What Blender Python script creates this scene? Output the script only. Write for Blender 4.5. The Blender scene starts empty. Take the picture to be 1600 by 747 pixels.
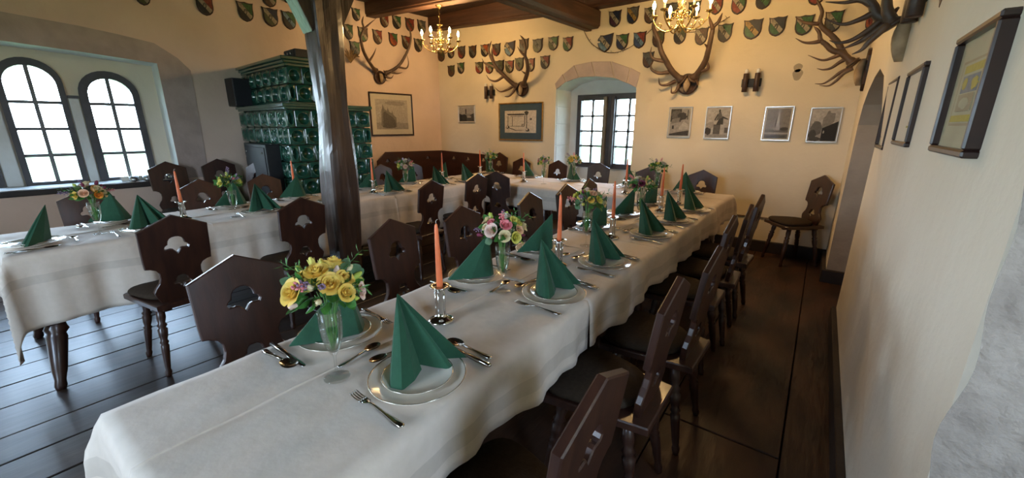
import bpy, math, random
from math import sin, cos, pi, radians, hypot, atan2, sqrt
from mathutils import Vector, Matrix
S = bpy.context.scene
COL = S.collection
rnd = random.Random(7)

# ---------------- camera ----------------
cam = bpy.data.cameras.new('camera'); camo = bpy.data.objects.new('camera', cam); COL.objects.link(camo)
cam.sensor_fit = 'HORIZONTAL'; cam.sensor_width = 36.0; cam.lens = 36.0*636.04/1600.0
cam.clip_start = .02; cam.clip_end = 500
yaw, pit, rol = .63913538, -.26969621, .00286
camo.matrix_world = (Matrix.Translation((0, 0, 1.43)) @ Matrix.Rotation(yaw, 4, 'Z') @ Matrix.Rotation(pit, 4, 'X')
                     @ Matrix.Rotation(pi/2, 4, 'X') @ Matrix.Rotation(rol, 4, 'Z'))
S.camera = camo
# ---------------- sky and exposure ----------------
W = bpy.data.worlds.new('sky'); S.world = W; W.use_nodes = True
nt = W.node_tree; bg = nt.nodes['Background']
tc = nt.nodes.new('ShaderNodeTexCoord'); sp = nt.nodes.new('ShaderNodeSeparateXYZ'); rp = nt.nodes.new('ShaderNodeValToRGB')
nt.links.new(tc.outputs['Generated'], sp.inputs[0]); nt.links.new(sp.outputs['Z'], rp.inputs[0])
rp.color_ramp.elements[0].position = 0.0; rp.color_ramp.elements[0].color = (.68, .83, 1, 1)
rp.color_ramp.elements[1].position = .7; rp.color_ramp.elements[1].color = (.44, .66, 1, 1)
nt.links.new(rp.outputs[0], bg.inputs[0]); bg.inputs[1].default_value = 27.0
S.view_settings.view_transform = 'Standard'; S.view_settings.look = 'None'
S.view_settings.exposure = 0.15; S.view_settings.gamma = 1.0; S.view_settings.use_curve_mapping = False
S.cycles.max_bounces = 10; S.cycles.diffuse_bounces = 6; S.cycles.glossy_bounces = 4; S.cycles.transparent_max_bounces = 12
S.cycles.caustics_reflective = False; S.cycles.caustics_refractive = False
S.cycles.sample_clamp_indirect = 6.0
S.cycles.use_denoising = True

# left wall frame: u runs from the far left corner towards the camera, n points into the room
TH = radians(5); LC = Vector((-5.95, 5.7, 0)); LT = Vector((-sin(TH), -cos(TH), 0)); LN = Vector((cos(TH), -sin(TH), 0))
def LW(u, z, n=0.0): return LC + LT*u + LN*n + Vector((0, 0, z))
MLW = Matrix((( -LT.x, LN.x*-1, 0, 0), (-LT.y, -LN.y, 0, 0), (0, 0, 1, 0), (0, 0, 0, 1)))
def area_portal(name, loc, nrm, sx, sy):      # sampling portal in a window opening
    l = bpy.data.lights.new(name, 'AREA'); l.shape = 'RECTANGLE'; l.size = sx; l.size_y = sy; l.cycles.is_portal = True
    o = bpy.data.objects.new(name, l); COL.objects.link(o); o.location = loc
    o.rotation_euler = Vector(nrm).to_track_quat('-Z', 'Y').to_euler()
area_portal('portal_left', LW(5.2, 1.45, -.62), LN, 2.3, 1.5)
area_portal('portal_back', (-2.78, 6.36, 1.37), (0, -1, 0), 1.1, 1.2)
for xx in (-1.6,): area_portal('portal_rear', (xx, -2.95, 1.6), (0, 1, 0), 1.1, 1.5)  # for the added opening behind the camera
area_portal('portal_left_rear', LW(7.75, 1.45, -.62), LN, 1.8, 1.4)  # for the added left opening behind the camera

area_portal('portal_side', (1.42, .1, 1.6), (-1, 0, 0), .5, .9)
# ---------------- helpers ----------------
def link(o, parent=None):
    COL.objects.link(o)
    if parent: o.parent = parent
    return o
def tag(o, label=None, cat=None, group=None, kind=None):
    if label: o['label'] = label
    if cat: o['category'] = cat
    if group: o['group'] = group
    if kind: o['kind'] = kind
    return o
def empty(name, loc=(0, 0, 0), rz=0.0, scale=1.0):
    o = bpy.data.objects.new(name, None); o.empty_display_size = .05; COL.objects.link(o)
    o.location = loc; o.rotation_euler = (0, 0, rz); o.scale = (scale,)*3
    return o
def copy_tree(o, parent=None):
    c = o.copy(); COL.objects.link(c)
    if parent is not None: c.parent = parent
    for ch in o.children: copy_tree(ch, c)
    return c
I4 = Matrix.Identity(4)
def TR(x, y, z): return Matrix.Translation((x, y, z))
def RX(a): return Matrix.Rotation(a, 4, 'X')
def RY(a): return Matrix.Rotation(a, 4, 'Y')
def RZ(a): return Matrix.Rotation(a, 4, 'Z')
class MB:
    def __init__(s): s.v = []; s.f = []; s.m = []; s.sm = []
    def add(s, vs, fs, mi=0, smooth=False, M=None):
        o = len(s.v)
        s.v += [tuple(M @ Vector(v)) for v in vs] if M is not None else [tuple(v) for v in vs]
        for f in fs: s.f.append([o+i for i in f]); s.m.append(mi); s.sm.append(smooth)
        return s
    def box(s, x0, x1, y0, y1, z0, z1, mi=0, M=None, c=0.0):
        if c > 0:      # chamfered vertical section in all edges: a bevelled box
            vs = []; fs = []
            for (sz, k) in ((z0, c), (z0+c, 0), (z1-c, 0), (z1, c)):
                a, b, d, e = x0+k, x1-k, y0+k, y1-k
                q = c if k == 0 else 0
                vs += [(a+q, d, sz), (b-q, d, sz), (b, d+q, sz), (b, e-q, sz), (b-q, e, sz), (a+q, e, sz), (a, e-q, sz), (a, d+q, sz)]
            fs.append(list(range(7, -1, -1))); fs.append(list(range(24, 32)))
            for r in range(3):
                for i in range(8): j = (i+1) % 8; fs.append([r*8+i, r*8+j, r*8+8+j, r*8+8+i])
            return s.add(vs, fs, mi, False, M)
        vs = [(x0, y0, z0), (x1, y0, z0), (x1, y1, z0), (x0, y1, z0), (x0, y0, z1), (x1, y0, z1), (x1, y1, z1), (x0, y1, z1)]
        return s.add(vs, [[3, 2, 1, 0], [4, 5, 6, 7], [0, 1, 5, 4], [1, 2, 6, 5], [2, 3, 7, 6], [3, 0, 4, 7]], mi, False, M)
    def lathe(s, prof, n=16, mi=0, M=None, smooth=True, caps=True):
        vs = []; fs = []; k = len(prof)
        for r, z in prof:
            for i in range(n): a = 2*pi*i/n; vs.append((r*cos(a), r*sin(a), z))
        for q in range(k-1):
            for i in range(n): j = (i+1) % n; fs.append([q*n+i, q*n+j, q*n+n+j, q*n+n+i])
        if caps and prof[0][0] > 1e-5: fs.append(list(range(n-1, -1, -1)))
        if caps and prof[-1][0] > 1e-5: fs.append([(k-1)*n+i for i in range(n)])
        return s.add(vs, fs, mi, smooth, M)
    def tube(s, pts, rad, n=8, mi=0, M=None, smooth=True, closed=False):
        P = [Vector(p) for p in pts]; R = rad if isinstance(rad, (list, tuple)) else [rad]*len(P)
        vs = []; fs = []; up = Vector((.12, .2, 1)); k = len(P)
        for i, p in enumerate(P):
            if closed: d = P[(i+1) % k]-P[i-1]
            else: d = P[min(i+1, k-1)]-P[max(i-1, 0)]
            if d.length < 1e-9: d = Vector((0, 0, 1))
            d.normalize(); a = up - d*up.dot(d)
            if a.length < .05: a = Vector((1, 0, 0)) - d*d.x
            a.normalize(); b = d.cross(a); up = a
            for j in range(n): t = 2*pi*j/n; vs.append(p+a*(R[i]*cos(t))+b*(R[i]*sin(t)))
        for i in range(k if closed else k-1):
            i2 = (i+1) % k
            for j in range(n): l = (j+1) % n; fs.append([i*n+j, i*n+l, i2*n+l, i2*n+j])
        if not closed: fs.append(list(range(n-1, -1, -1))); fs.append([(k-1)*n+j for j in range(n)])
        return s.add(vs, fs, mi, smooth, M)
    def prism(s, poly, z0, z1, mi=0, M=None, c=0.0):   # poly in xy, extruded along z; c: chamfer on the z1 edge
        n = len(poly); vs = [(x, y, z0) for x, y in poly]
        cx = sum(p[0] for p in poly)/n; cy = sum(p[1] for p in poly)/n
        if c > 0:
            vs += [(x, y, z1-c) for x, y in poly]
            vs += [(x+(cx-x)*min(1, c/max(1e-6, hypot(cx-x, cy-y))), y+(cy-y)*min(1, c/max(1e-6, hypot(cx-x, cy-y))), z1) for x, y in poly]; L = 2
        else: vs += [(x, y, z1) for x, y in poly]; L = 1
        fs = [list(range(n-1, -1, -1)), [L*n+i for i in range(n)]]
        for r in range(L):
            for i in range(n): j = (i+1) % n; fs.append([r*n+i, r*n+j, r*n+n+j, r*n+n+i])
        return s.add(vs, fs, mi, False, M)
    def mesh(s, name, mats):
        me = bpy.data.meshes.new(name); me.from_pydata(s.v, [], s.f)
        for m in (mats if isinstance(mats, (list, tuple)) else [mats]): me.materials.append(m)
        me.polygons.foreach_set('material_index', s.m); me.polygons.foreach_set('use_smooth', s.sm); me.update()
        return me
    def build(s, name, mats, parent=None, loc=None):
        o = bpy.data.objects.new(name, s.mesh(name, mats)); link(o, parent)
        if loc is not None: o.location = loc
        return o
def holed(name, outlines, depth, mat, parent=None, M=None, bevel=0.0):
    """flat board with holes: outlines in xz plane (first outer, others holes), thickness along y centred on 0"""
    cu = bpy.data.curves.new(name, 'CURVE'); cu.dimensions = '2D'; cu.fill_mode = 'BOTH'
    cu.extrude = max(0.0, depth/2-bevel); cu.bevel_depth = bevel; cu.bevel_resolution = 0; cu.offset = -bevel
    for ol in outlines:
        sp_ = cu.splines.new('POLY'); sp_.points.add(len(ol)-1); sp_.use_cyclic_u = True
        for p, q in zip(sp_.points, ol): p.co = (q[0], q[1], 0, 1)
    t = bpy.data.objects.new(name, cu); COL.objects.link(t)
    me = bpy.data.meshes.new_from_object(t.evaluated_get(bpy.context.evaluated_depsgraph_get()))
    bpy.data.objects.remove(t); bpy.data.curves.remove(cu)
    me.name = name; me.transform(RX(pi/2))
    if M is not None: me.transform(M)
    me.materials.clear(); me.materials.append(mat)
    for p in me.polygons: p.use_smooth = False
    return link(bpy.data.objects.new(name, me), parent)
def smooth_pts(pts, n=4):      # Catmull-Rom resample
    P = [Vector(p) for p in pts]; out = []
    if len(P) < 3: return P
    E = [P[0]*2-P[1]]+P+[P[-1]*2-P[-2]]
    for i in range(1, len(E)-2):
        for k in range(n):
            t = k/n; a, b, c, d = E[i-1], E[i], E[i+1], E[i+2]
            out.append(.5*((2*b)+(c-a)*t+(2*a-5*b+4*c-d)*t*t+(3*b-a-3*c+d)*t**3))
    out.append(P[-1]); return out

# ---------------- materials ----------------
def mat(name, col, rough=.6, metal=0.0, col2=None, scale=8.0, stretch=(1, 1, 1), bump=0.0, bscale=40.0, coat=0.0, crough=.15, spec=.5, trans=0.0, emit=None, es=0.0, sheen=0.0, sss=0.0, detail=6, bdist=.01, bstretch=None):
    m = bpy.data.materials.new(name); m.use_nodes = True; n = m.node_tree.nodes; L = m.node_tree.links
    b = n['Principled BSDF']; b.inputs['Roughness'].default_value = rough; b.inputs['Metallic'].default_value = metal
    b.inputs['Base Color'].default_value = (*col, 1); b.inputs['Specular IOR Level'].default_value = spec
    if coat: b.inputs['Coat Weight'].default_value = coat; b.inputs['Coat Roughness'].default_value = crough
    if trans: b.inputs['Transmission Weight'].default_value = trans
    if sheen: b.inputs['Sheen Weight'].default_value = sheen
    if sss: b.inputs['Subsurface Weight'].default_value = sss; b.inputs['Subsurface Radius'].default_value = (.02, .008, .004)
    if emit: b.inputs['Emission Color'].default_value = (*emit, 1); b.inputs['Emission Strength'].default_value = es
    if col2 or bump:
        t = n.new('ShaderNodeTexCoord')
    if col2:
        mp = n.new('ShaderNodeMapping'); mp.inputs['Scale'].default_value = stretch; L.new(t.outputs['Object'], mp.inputs[0])
        nz = n.new('ShaderNodeTexNoise'); nz.inputs['Scale'].default_value = scale; nz.inputs['Detail'].default_value = detail; L.new(mp.outputs[0], nz.inputs[0])
        r = n.new('ShaderNodeValToRGB'); r.color_ramp.elements[0].position = .35; r.color_ramp.elements[1].position = .65
        r.color_ramp.elements[0].color = (*col, 1); r.color_ramp.elements[1].color = (*col2, 1)
        L.new(nz.outputs['Fac'], r.inputs[0]); L.new(r.outputs[0], b.inputs['Base Color'])
    if bump:
        mp2 = n.new('ShaderNodeMapping'); mp2.inputs['Scale'].default_value = bstretch or stretch; L.new(t.outputs['Object'], mp2.inputs[0])
        nb = n.new('ShaderNodeTexNoise'); nb.inputs['Scale'].default_value = bscale; nb.inputs['Detail'].default_value = 5; L.new(mp2.outputs[0], nb.inputs[0])
        bp = n.new('ShaderNodeBump'); bp.inputs['Strength'].default_value = bump; bp.inputs['Distance'].default_value = bdist
        L.new(nb.outputs['Fac'], bp.inputs['Height']); L.new(bp.outputs[0], b.inputs['Normal'])
    return m
def glassmat(name, tint=(1, 1, 1), refl=.08, fres=.55):
    m = bpy.data.materials.new(name); m.use_nodes = True; n = m.node_tree.nodes; L = m.node_tree.links
    n.remove(n['Principled BSDF']); o = n['Material Output']
    tr_ = n.new('ShaderNodeBsdfTransparent'); tr_.inputs[0].default_value = (*tint, 1)
    g = n.new('ShaderNodeBsdfGlossy'); g.inputs['Roughness'].default_value = .03
    lw = n.new('ShaderNodeLayerWeight'); lw.inputs[0].default_value = .35
    mul = n.new('ShaderNodeMath'); mul.operation = 'MULTIPLY_ADD'; mul.inputs[1].default_value = fres; mul.inputs[2].default_value = refl
    mx = n.new('ShaderNodeMixShader'); L.new(lw.outputs['Fresnel'], mul.inputs[0]); L.new(mul.outputs[0], mx.inputs[0])
    L.new(tr_.outputs[0], mx.inputs[1]); L.new(g.outputs[0], mx.inputs[2]); L.new(mx.outputs[0], o.inputs[0])
    return m
K = {}
K['plaster'] = mat('plaster', (.76, .645, .47), .9, col2=(.69, .575, .40), scale=1.3, bump=.35, bscale=9, bdist=.02)
K['plaster_pale'] = mat('pale_plaster', (.77, .69, .56), .9, col2=(.72, .635, .50), scale=1.4, bump=.35, bscale=9, bdist=.02)
K['plaster_tan'] = mat('tan_plaster', (.78, .60, .49), .9, col2=(.70, .53, .425), scale=1.6, bump=.35, bscale=9, bdist=.02)
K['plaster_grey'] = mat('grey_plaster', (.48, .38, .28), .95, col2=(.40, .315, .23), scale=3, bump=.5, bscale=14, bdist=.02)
K['stone_band'] = mat('painted_stone', (.52, .41, .36), .95, col2=(.42, .33, .285), scale=5, bump=.4, bscale=22, bdist=.01)
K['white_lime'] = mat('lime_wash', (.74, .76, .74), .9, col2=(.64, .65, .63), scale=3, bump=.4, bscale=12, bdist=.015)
K['rough_stone'] = mat('rough_render', (.34, .29, .24), .95, col2=(.24, .20, .165), scale=7, bump=.6, bscale=26, bdist=.03)
K['brown_stone'] = mat('bare_sandstone', (.22, .13, .085), .95, col2=(.36, .26, .19), scale=16, bump=1.0, bscale=34, bdist=.03)
K['floor'] = mat('floor_board', (.016, .011, .009), .40, coat=.5, crough=.36, col2=(.045, .026, .017), scale=2.2, stretch=(4, .5, 1), bump=.38, bscale=7, bstretch=(3, .5, 1), bdist=.008, spec=.7)
K['floor_worn'] = mat('worn_floor_board', (.022, .013, .009), .5, col2=(.070, .030, .016), scale=2.6, stretch=(2, .8, 1), bump=.8, bscale=8, bstretch=(3, .6, 1), bdist=.01, spec=.35)
K['gap'] = mat('floor_gap', (.006, .005, .004), .9)
K['chair'] = mat('dark_stained_wood', (.026, .010, .0065), .36, col2=(.046, .017, .0095), scale=5, stretch=(6, 6, .8), bump=.04, bscale=20, coat=.25)
K['chair_red'] = mat('red_brown_stained_wood', (.034, .013, .009), .36, col2=(.056, .020, .013), scale=5, stretch=(6, 6, .8), bump=.04, bscale=20, coat=.2)
K['cushion'] = mat('brown_seat_fabric', (.050, .034, .022), .95, col2=(.040, .027, .017), scale=60, bump=.3, bscale=180, spec=.2)
K['beam'] = mat('old_beam_wood', (.085, .035, .017), .6, col2=(.045, .018, .010), scale=3, stretch=(.5, 5, 5), bump=.5, bscale=10, bdist=.01)
K['girder'] = mat('girder_wood', (.075, .036, .020), .55, col2=(.035, .016, .010), scale=3, stretch=(5, .5, 5), bump=.5, bscale=10, bdist=.01)
K['ceil'] = mat('ceiling_board', (.040, .018, .010), .6, col2=(.022, .011, .007), scale=3, stretch=(.6, 5, 1), bump=.4, bscale=10)
K['post'] = mat('hewn_post_wood', (.035, .018, .012), .40, coat=.6, crough=.22, col2=(.070, .038, .026), scale=4, stretch=(7, 7, .7), bump=.35, bscale=7, bstretch=(6, 6, .7), bdist=.015)
K['bench'] = mat('bench_wood', (.060, .020, .011), .38, col2=(.038, .014, .008), scale=3, stretch=(1, 1, 5), bump=.1, bscale=15, coat=.1)
K['skirting'] = mat('skirting_wood', (.028, .016, .011), .6, col2=(.016, .010, .008), scale=6, bump=.2)
K['cloth'] = mat('damask_linen', (.68, .585, .49), .72, col2=(.64, .55, .455), scale=30, bump=.42, bscale=7.5, bdist=.012, sheen=.15)
K['cloth2'] = mat('damask_linen_band', (.58, .50, .415), .55, col2=(.54, .465, .385), scale=30, bump=.2, bscale=7, bdist=.012)
K['china'] = mat('white_china', (.80, .74, .64), .12, coat=.6, col2=(.77, .71, .61), scale=2)
K['china_line'] = mat('silver_edge_line', (.55, .50, .40), .25, metal=.8, col2=(.5, .45, .36), scale=8)
K['napkin'] = mat('green_paper', (.010, .068, .031), .85, col2=(.013, .080, .037), scale=50, bump=.15, bscale=300, bdist=.002, sheen=.15)
K['steel'] = mat('cutlery_steel', (.62, .60, .57), .16, metal=1.0, col2=(.55, .53, .5), scale=3)
K['chrome'] = mat('polished_silver', (.78, .77, .75), .07, metal=1.0, col2=(.70, .69, .67), scale=4)
K['candle'] = mat('orange_wax', (.90, .22, .075), .5, col2=(.86, .20, .07), scale=6, sss=.3)
K['wick'] = mat('candle_wick', (.75, .70, .62), .9, col2=(.4, .36, .3), scale=60)
K['glass'] = glassmat('clear_glass', (.99, .995, .99), .0, .38)
K['pane'] = glassmat('window_glass', (.97, .985, .98), .03)
K['water'] = glassmat('vase_water', (.88, .94, .88), .03)
K['picglass'] = glassmat('picture_glass', (1, 1, 1), .0, .025)
K['stem'] = mat('green_stem', (.06, .17, .035), .5, col2=(.10, .25, .05), scale=20)
K['leaf'] = mat('green_leaf', (.035, .13, .022), .45, col2=(.07, .22, .04), scale=14)
K['leaf_grey'] = mat('eucalyptus_leaf', (.13, .25, .13), .5, col2=(.10, .19, .10), scale=14)
K['heath'] = mat('lilac_filler', (.33, .22, .33), .8, col2=(.22, .15, .25), scale=30)
FLOW = {'yellow': (.85, .60, .12), 'lemon': (.78, .72, .16), 'cream': (.80, .68, .40), 'white': (.70, .66, .54), 'peach': (.84, .52, .32), 'pink': (.82, .26, .28), 'blush': (.82, .62, .52), 'lime': (.52, .62, .10), 'orange': (.85, .36, .05), 'lilac': (.52, .40, .58), 'plum': (.22, .03, .07)}
for k_, c_ in FLOW.items(): K['f_'+k_] = mat(k_+'_petal', c_, .6, col2=tuple(v*.86 for v in c_), scale=30, sss=.15)
K['tile'] = mat('green_glazed_tile', (.012, .070, .048), .18, col2=(.020, .105, .072), scale=6, coat=.6, bump=.12, bscale=12)
K['tile_edge'] = mat('stove_joint', (.045, .055, .040), .7, col2=(.10, .07, .03), scale=10)
K['iron'] = mat('black_iron', (.016, .017, .019), .6, metal=.2, col2=(.022, .023, .026), scale=10)
K['black'] = mat('black_plastic', (.012, .012, .014), .5, col2=(.017, .017, .019), scale=90)
K['speaker_cloth'] = mat('speaker_grille', (.016, .017, .022), .9, col2=(.022, .024, .030), scale=150)
K['brass'] = mat('aged_brass', (.60, .42, .16), .26, metal=1.0, col2=(.45, .30, .10), scale=12)
K['candle_sleeve'] = mat('candle_sleeve', (.80, .72, .52), .5, col2=(.74, .66, .46), scale=9, emit=(1, .62, .22), es=.6)
K['bulb'] = mat('flame_bulb', (1, .85, .6), .3, col2=(1, .82, .55), scale=3, emit=(1, .72, .32), es=60.0)
K['bulb_off'] = mat('opal_bulb', (.75, .72, .66), .3, col2=(.70, .67, .6), scale=5)
K['antler'] = mat('antler_horn', (.060, .034, .021), .5, col2=(.105, .060, .036), scale=9, bump=.4, bscale=30)
K['tine'] = mat('antler_tine', (.15, .085, .05), .45, col2=(.075, .038, .022), scale=12, bump=.3, bscale=40)
K['skull'] = mat('skull_bone', (.48, .34, .20), .7, col2=(.27, .18, .10), scale=12, bump=.3, bscale=30)
K['plaque'] = mat('plaque_wood', (.055, .024, .014), .45, col2=(.03, .014, .009), scale=7, stretch=(1, 1, 5), bump=.15)
K['shield_rim'] = mat('shield_board', (.045, .022, .014), .5, col2=(.028, .014, .010), scale=9, bump=.15)
PAINT = {'green': (.055, .17, .05), 'black': (.028, .026, .024), 'red': (.34, .055, .03), 'blue': (.045, .085, .20), 'light blue': (.20, .34, .46), 'navy': (.018, .028, .075), 'cream': (.50, .42, .29), 'gold': (.50, .30, .07), 'purple': (.10, .03, .06), 'grey': (.15, .15, .13), 'brown': (.14, .07, .035), 'olive': (.11, .12, .045), 'orange': (.5, .12, .03)}
for k_, c_ in PAINT.items(): c_ = tuple(v*.72 for v in c_); K['p_'+k_] = mat(k_+'_shield_paint', c_, .5, col2=tuple(v*.5 for v in c_), scale=7)
K['ink'] = mat('dark_ink', (.03, .026, .024), .8, col2=(.05, .045, .04), scale=30)
K['frame_dark'] = mat('dark_frame_wood', (.030, .012, .009), .34, col2=(.018, .008, .007), scale=8, coat=.2)
K['frame_silver'] = mat('silver_frame', (.66, .63, .58), .28, metal=.9, col2=(.55, .52, .47), scale=20)
K['frame_gold'] = mat('gold_frame', (.58, .36, .12), .32, metal=.8, col2=(.42, .25, .08), scale=20)
K['mat_board'] = mat('picture_mount', (.60, .54, .43), .9, col2=(.57, .51, .40), scale=9)
K['mat_blue'] = mat('blue_mount', (.050, .085, .115), .9, col2=(.042, .075, .10), scale=9)
K['win_frame'] = mat('window_frame_wood', (.065, .060, .066), .45, col2=(.045, .041, .045), scale=7, bump=.15)
K['win_frame2'] = mat('weathered_window_wood', (.20, .17, .13), .5, col2=(.14, .115, .085), scale=7, bump=.15)
K['lead'] = mat('muntin_lead', (.16, .16, .16), .5, metal=.3, col2=(.12, .12, .12), scale=10)
K['grass'] = mat('meadow', (.16, .24, .07), .95, col2=(.24, .30, .12), scale=.2)
for g_ in range(7): v_ = (.018, .06, .13, .22, .34, .46, .60)[g_]; K['g%d' % g_] = mat('photo_tone_%d' % g_, (v_, v_*.9, v_*.78), .8, col2=(v_*.75, v_*.67, v_*.58), scale=45)
K['paper_y'] = mat('yellow_print', (.42, .33, .07), .8, col2=(.36, .28, .06), scale=60)
K['paper_b'] = mat('blue_print', (.16, .17, .19), .8, col2=(.24, .24, .23), scale=30)
K['paper_t'] = mat('tan_paper', (.40, .36, .24), .8, col2=(.36, .32, .21), scale=8)
K['paper_d'] = mat('darker_tan_paper', (.33, .27, .17), .8, col2=(.29, .23, .14), scale=8)
K['straw'] = mat('dried_straw', (.25, .16, .06), .9, col2=(.16, .09, .04), scale=30)
K['cable'] = mat('cable_brown', (.20, .13, .07), .7, col2=(.16, .10, .05), scale=20)
K['tin'] = mat('small_tin', (.45, .45, .44), .25, metal=.8, col2=(.35, .35, .34), scale=20)
# ---------------- the setting ----------------
ML = Matrix(((LT.x, LN.x, 0, LC.x), (LT.y, LN.y, 0, LC.y), (0, 0, 1, 0), (0, 0, 0, 1)))     # local (u, n, z)
MRW = Matrix(((0, -1, 0, 0), (1, 0, 0, 0), (0, 0, 1, 0), (0, 0, 0, 1)))                     # local (y, -x, z)
def struct(o): o['kind'] = 'structure'; return o
def arch(u0, u1, z0, zt, n=14):
    r = (u1-u0)/2; c = (u0+u1)/2
    return [(u0, z0), (u1, z0)]+[(c+r*cos(pi*i/n), zt-r+r*sin(pi*i/n)) for i in range(n+1)]
FZ = -.05      # floor level
# floor: base slab, then planks laid along the room
mb = MB(); mb.box(-7.0, 1.6, -3.1, 6.0, -.20, FZ-.036)
floor = struct(mb.build('floor', K['gap']))
x = -6.9; i = 0
edges = []
while x < 1.45:
    w = rnd.uniform(.24, .36) if x < -1.6 else rnd.uniform(.30, .40)
    if abs(x+w-.075) < .2: w = .075-x
    edges.append((x, min(x+w, 1.5))); x += w
for (a, b) in edges:
    cuts = [-3.05, rnd.choice((-1.2, -.8, 1.6, 2.4))+rnd.uniform(-.2, .2), rnd.uniform(3.4, 4.6), 5.95] if a < -.5 else [-3.05, 1.84+.14*(a < -.1), 5.95]
    for q in range(len(cuts)-1):
        g = .004 if a < -1.6 else .003
        m = MB(); dz = rnd.uniform(-.003, .003); k = 5; vs = []
        m.box(a+g, b-g, cuts[q]+.002, cuts[q+1]-.002, FZ-.036, FZ+dz, c=.003)
        m.build('floor_plank', K['floor'] if a < -1.6 else K['floor_worn'], floor)
# ceiling
mb = MB(); mb.box(-7.0, 1.6, -3.1, 6.0, 3.315, 3.42); ceiling = struct(mb.build('ceiling', K['ceil']))
y = -3.0
while y < 5.8:
    m = MB(); m.box(-6.9, 1.5, y+.004, y+.256, 3.285, 3.315, c=.004); m.build('ceiling_board', K['ceil'], ceiling); y += .26
def beam(p, q, w, h, mtl, moulded=True):
    p = Vector(p); q = Vector(q); d = (q-p); L = d.length; d.normalize(); s_ = Vector((0, 0, 1)).cross(d).normalized(); u_ = d.cross(s_)
    M = Matrix(((d.x, s_.x, u_.x, p.x), (d.y, s_.y, u_.y, p.y), (d.z, s_.z, u_.z, p.z), (0, 0, 0, 1)))
    m = MB(); m.box(0, L, -w/2+.012, w/2-.012, 0, .03, M=M, c=.006); m.box(0, L, -w/2, w/2, .028, h, M=M, c=.012)
    return m.build('ceiling_beam', mtl, ceiling)
beam((-6.2, 4.39, 3.088), (-2.95, 4.42, 2.972), .18, .30, K['beam'])
beam((-2.95, 4.42, 2.972), (1.4, 4.42, 2.968), .18, .32, K['beam'])
beam((-6.1, 5.60, 3.086), (-2.88, 5.60, 2.972), .18, .30, K['beam'])
beam((-2.88, 5.60, 2.972), (.24, 5.60, 2.965), .18, .32, K['beam'])
for yy in (3.2, 2.0, .8, -.4, -1.6): beam((-6.4 if yy > 1 else -6.6, yy, 3.05), (.4 if yy > 1.2 else 1.5, yy, 2.97), .18, .31, K['beam'])
gm = MB(); p0 = Vector((-3.42, -3.0, 2.74)); p1 = Vector((-2.835, 5.72, 2.74)); d = p1-p0; L = d.length; d.normalize(); s_ = Vector((0, 0, 1)).cross(d)
GM = Matrix(((d.x, s_.x, 0, p0.x), (d.y, s_.y, 0, p0.y), (0, 0, 1, p0.z), (0, 0, 0, 1)))
gm.box(0, L, -.115, .115, 0, .235, M=GM, c=.03); gm.box(0, L, .02, .105, -.018, .012, M=GM, c=.006)
gm.build('girder', K['girder'], ceiling)
# left wall with the recess of the arched windows
op = [(4.10, .80), (6.45, .80), (6.45, 2.115), (6.1, 2.17), (5.6, 2.205), (5.2, 2.20), (4.73, 2.17), (4.10, 2.12)]
wl = struct(holed('wall_left', [[(-.4, -.12), (8.9, -.12), (8.9, 3.4), (-.4, 3.4)], op, [(6.9, .80), (8.6, .80), (8.6, 2.1), (6.9, 2.1)]], .52, K['plaster_tan'], None, ML @ TR(0, -.26, 0)))  # last opening lies out of view, added to bring in more daylight
wins = [(4.885, 5.36, 4.935, 5.31, .79, 2.105, .835, 2.032), (4.275, 4.785, 4.338, 4.712, .785, 2.025, .835, 1.945), (5.50, 5.98, 5.553, 5.927, .79, 2.10, .835, 2.03)]
wl.data.materials.append(K['white_lime'])
for p in wl.data.polygons:
    c = (p.center-LC).dot(LT)
    if abs(p.normal.dot(LN)) < .3 and 4.0 < c < 8.6: p.material_index = 1
inf = holed('window_infill', [[(4.02, .74), (6.55, .74), (6.55, 2.3), (4.02, 2.3)]]+[arch(a+.01, b-.01, .80, t-.01) for (a, b, c, d_, z0, t, pz, pt) in wins], .06, K['plaster_pale'], wl, ML @ TR(0, -.40, 0))
for k, (a, b, c, d_, z0, t, pz_, pt) in enumerate(wins):
    w = struct(holed('window_%d' % (k+1), [arch(a, b, z0, t), arch(c, d_, pz_, pt)], .09, K['win_frame'], None, ML @ TR(0, -.385, 0)))
    zs = [1.665, 1.39, 1.113]; cu = (c+d_)/2; rr = (d_-c)/2
    m = MB(); m.box(cu-.017, cu+.017, -.402, -.360, pz_, pt, M=ML); m.build('muntin', K['lead'], w)
    for z in zs: m = MB(); m.box(c, d_, -.402, -.362, z-.016, z+.016, M=ML); m.build('muntin', K['lead'], w)
    lv = [pz_]+sorted(zs)+[pt]
    for r_ in range(4):
        for (e0, e1) in ((c, cu), (cu, d_)):
            if r_ < 3: poly = [(e0, lv[r_]), (e1, lv[r_]), (e1, lv[r_+1]), (e0, lv[r_+1])]
            else:
                sgn = 1 if e1 > cu else -1
                pa = [(cu+sgn*rr*cos(pi/2*i/8), pt-rr+rr*sin(pi/2*i/8)) for i in range(9)]
                poly = [(cu, lv[3]), (cu+sgn*rr, lv[3])]+pa
            m = MB(); m.prism(poly, .380, .384, M=ML @ RX(pi/2)); m.build('pane', K['pane'], w)
    # inner casement edge
m = MB(); m.box(4.79, 4.88, -.36, -.33, 1.715, 1.745, M=ML); m.build('tie_bar', K['win_frame'], wl)
for a, b in ((4.795, 4.875), (5.375, 5.49)): m = MB(); m.box(a, b, -.37, -.335, .80, 1.715, M=ML, c=.006); m.build('mullion_stone', K['white_lime'], wl)
m = MB(); m.box(4.06, 6.50, -.36, .045, .735, .795, M=ML, c=.008); struct(m.build('trim_1', K['skirting']))
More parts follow.
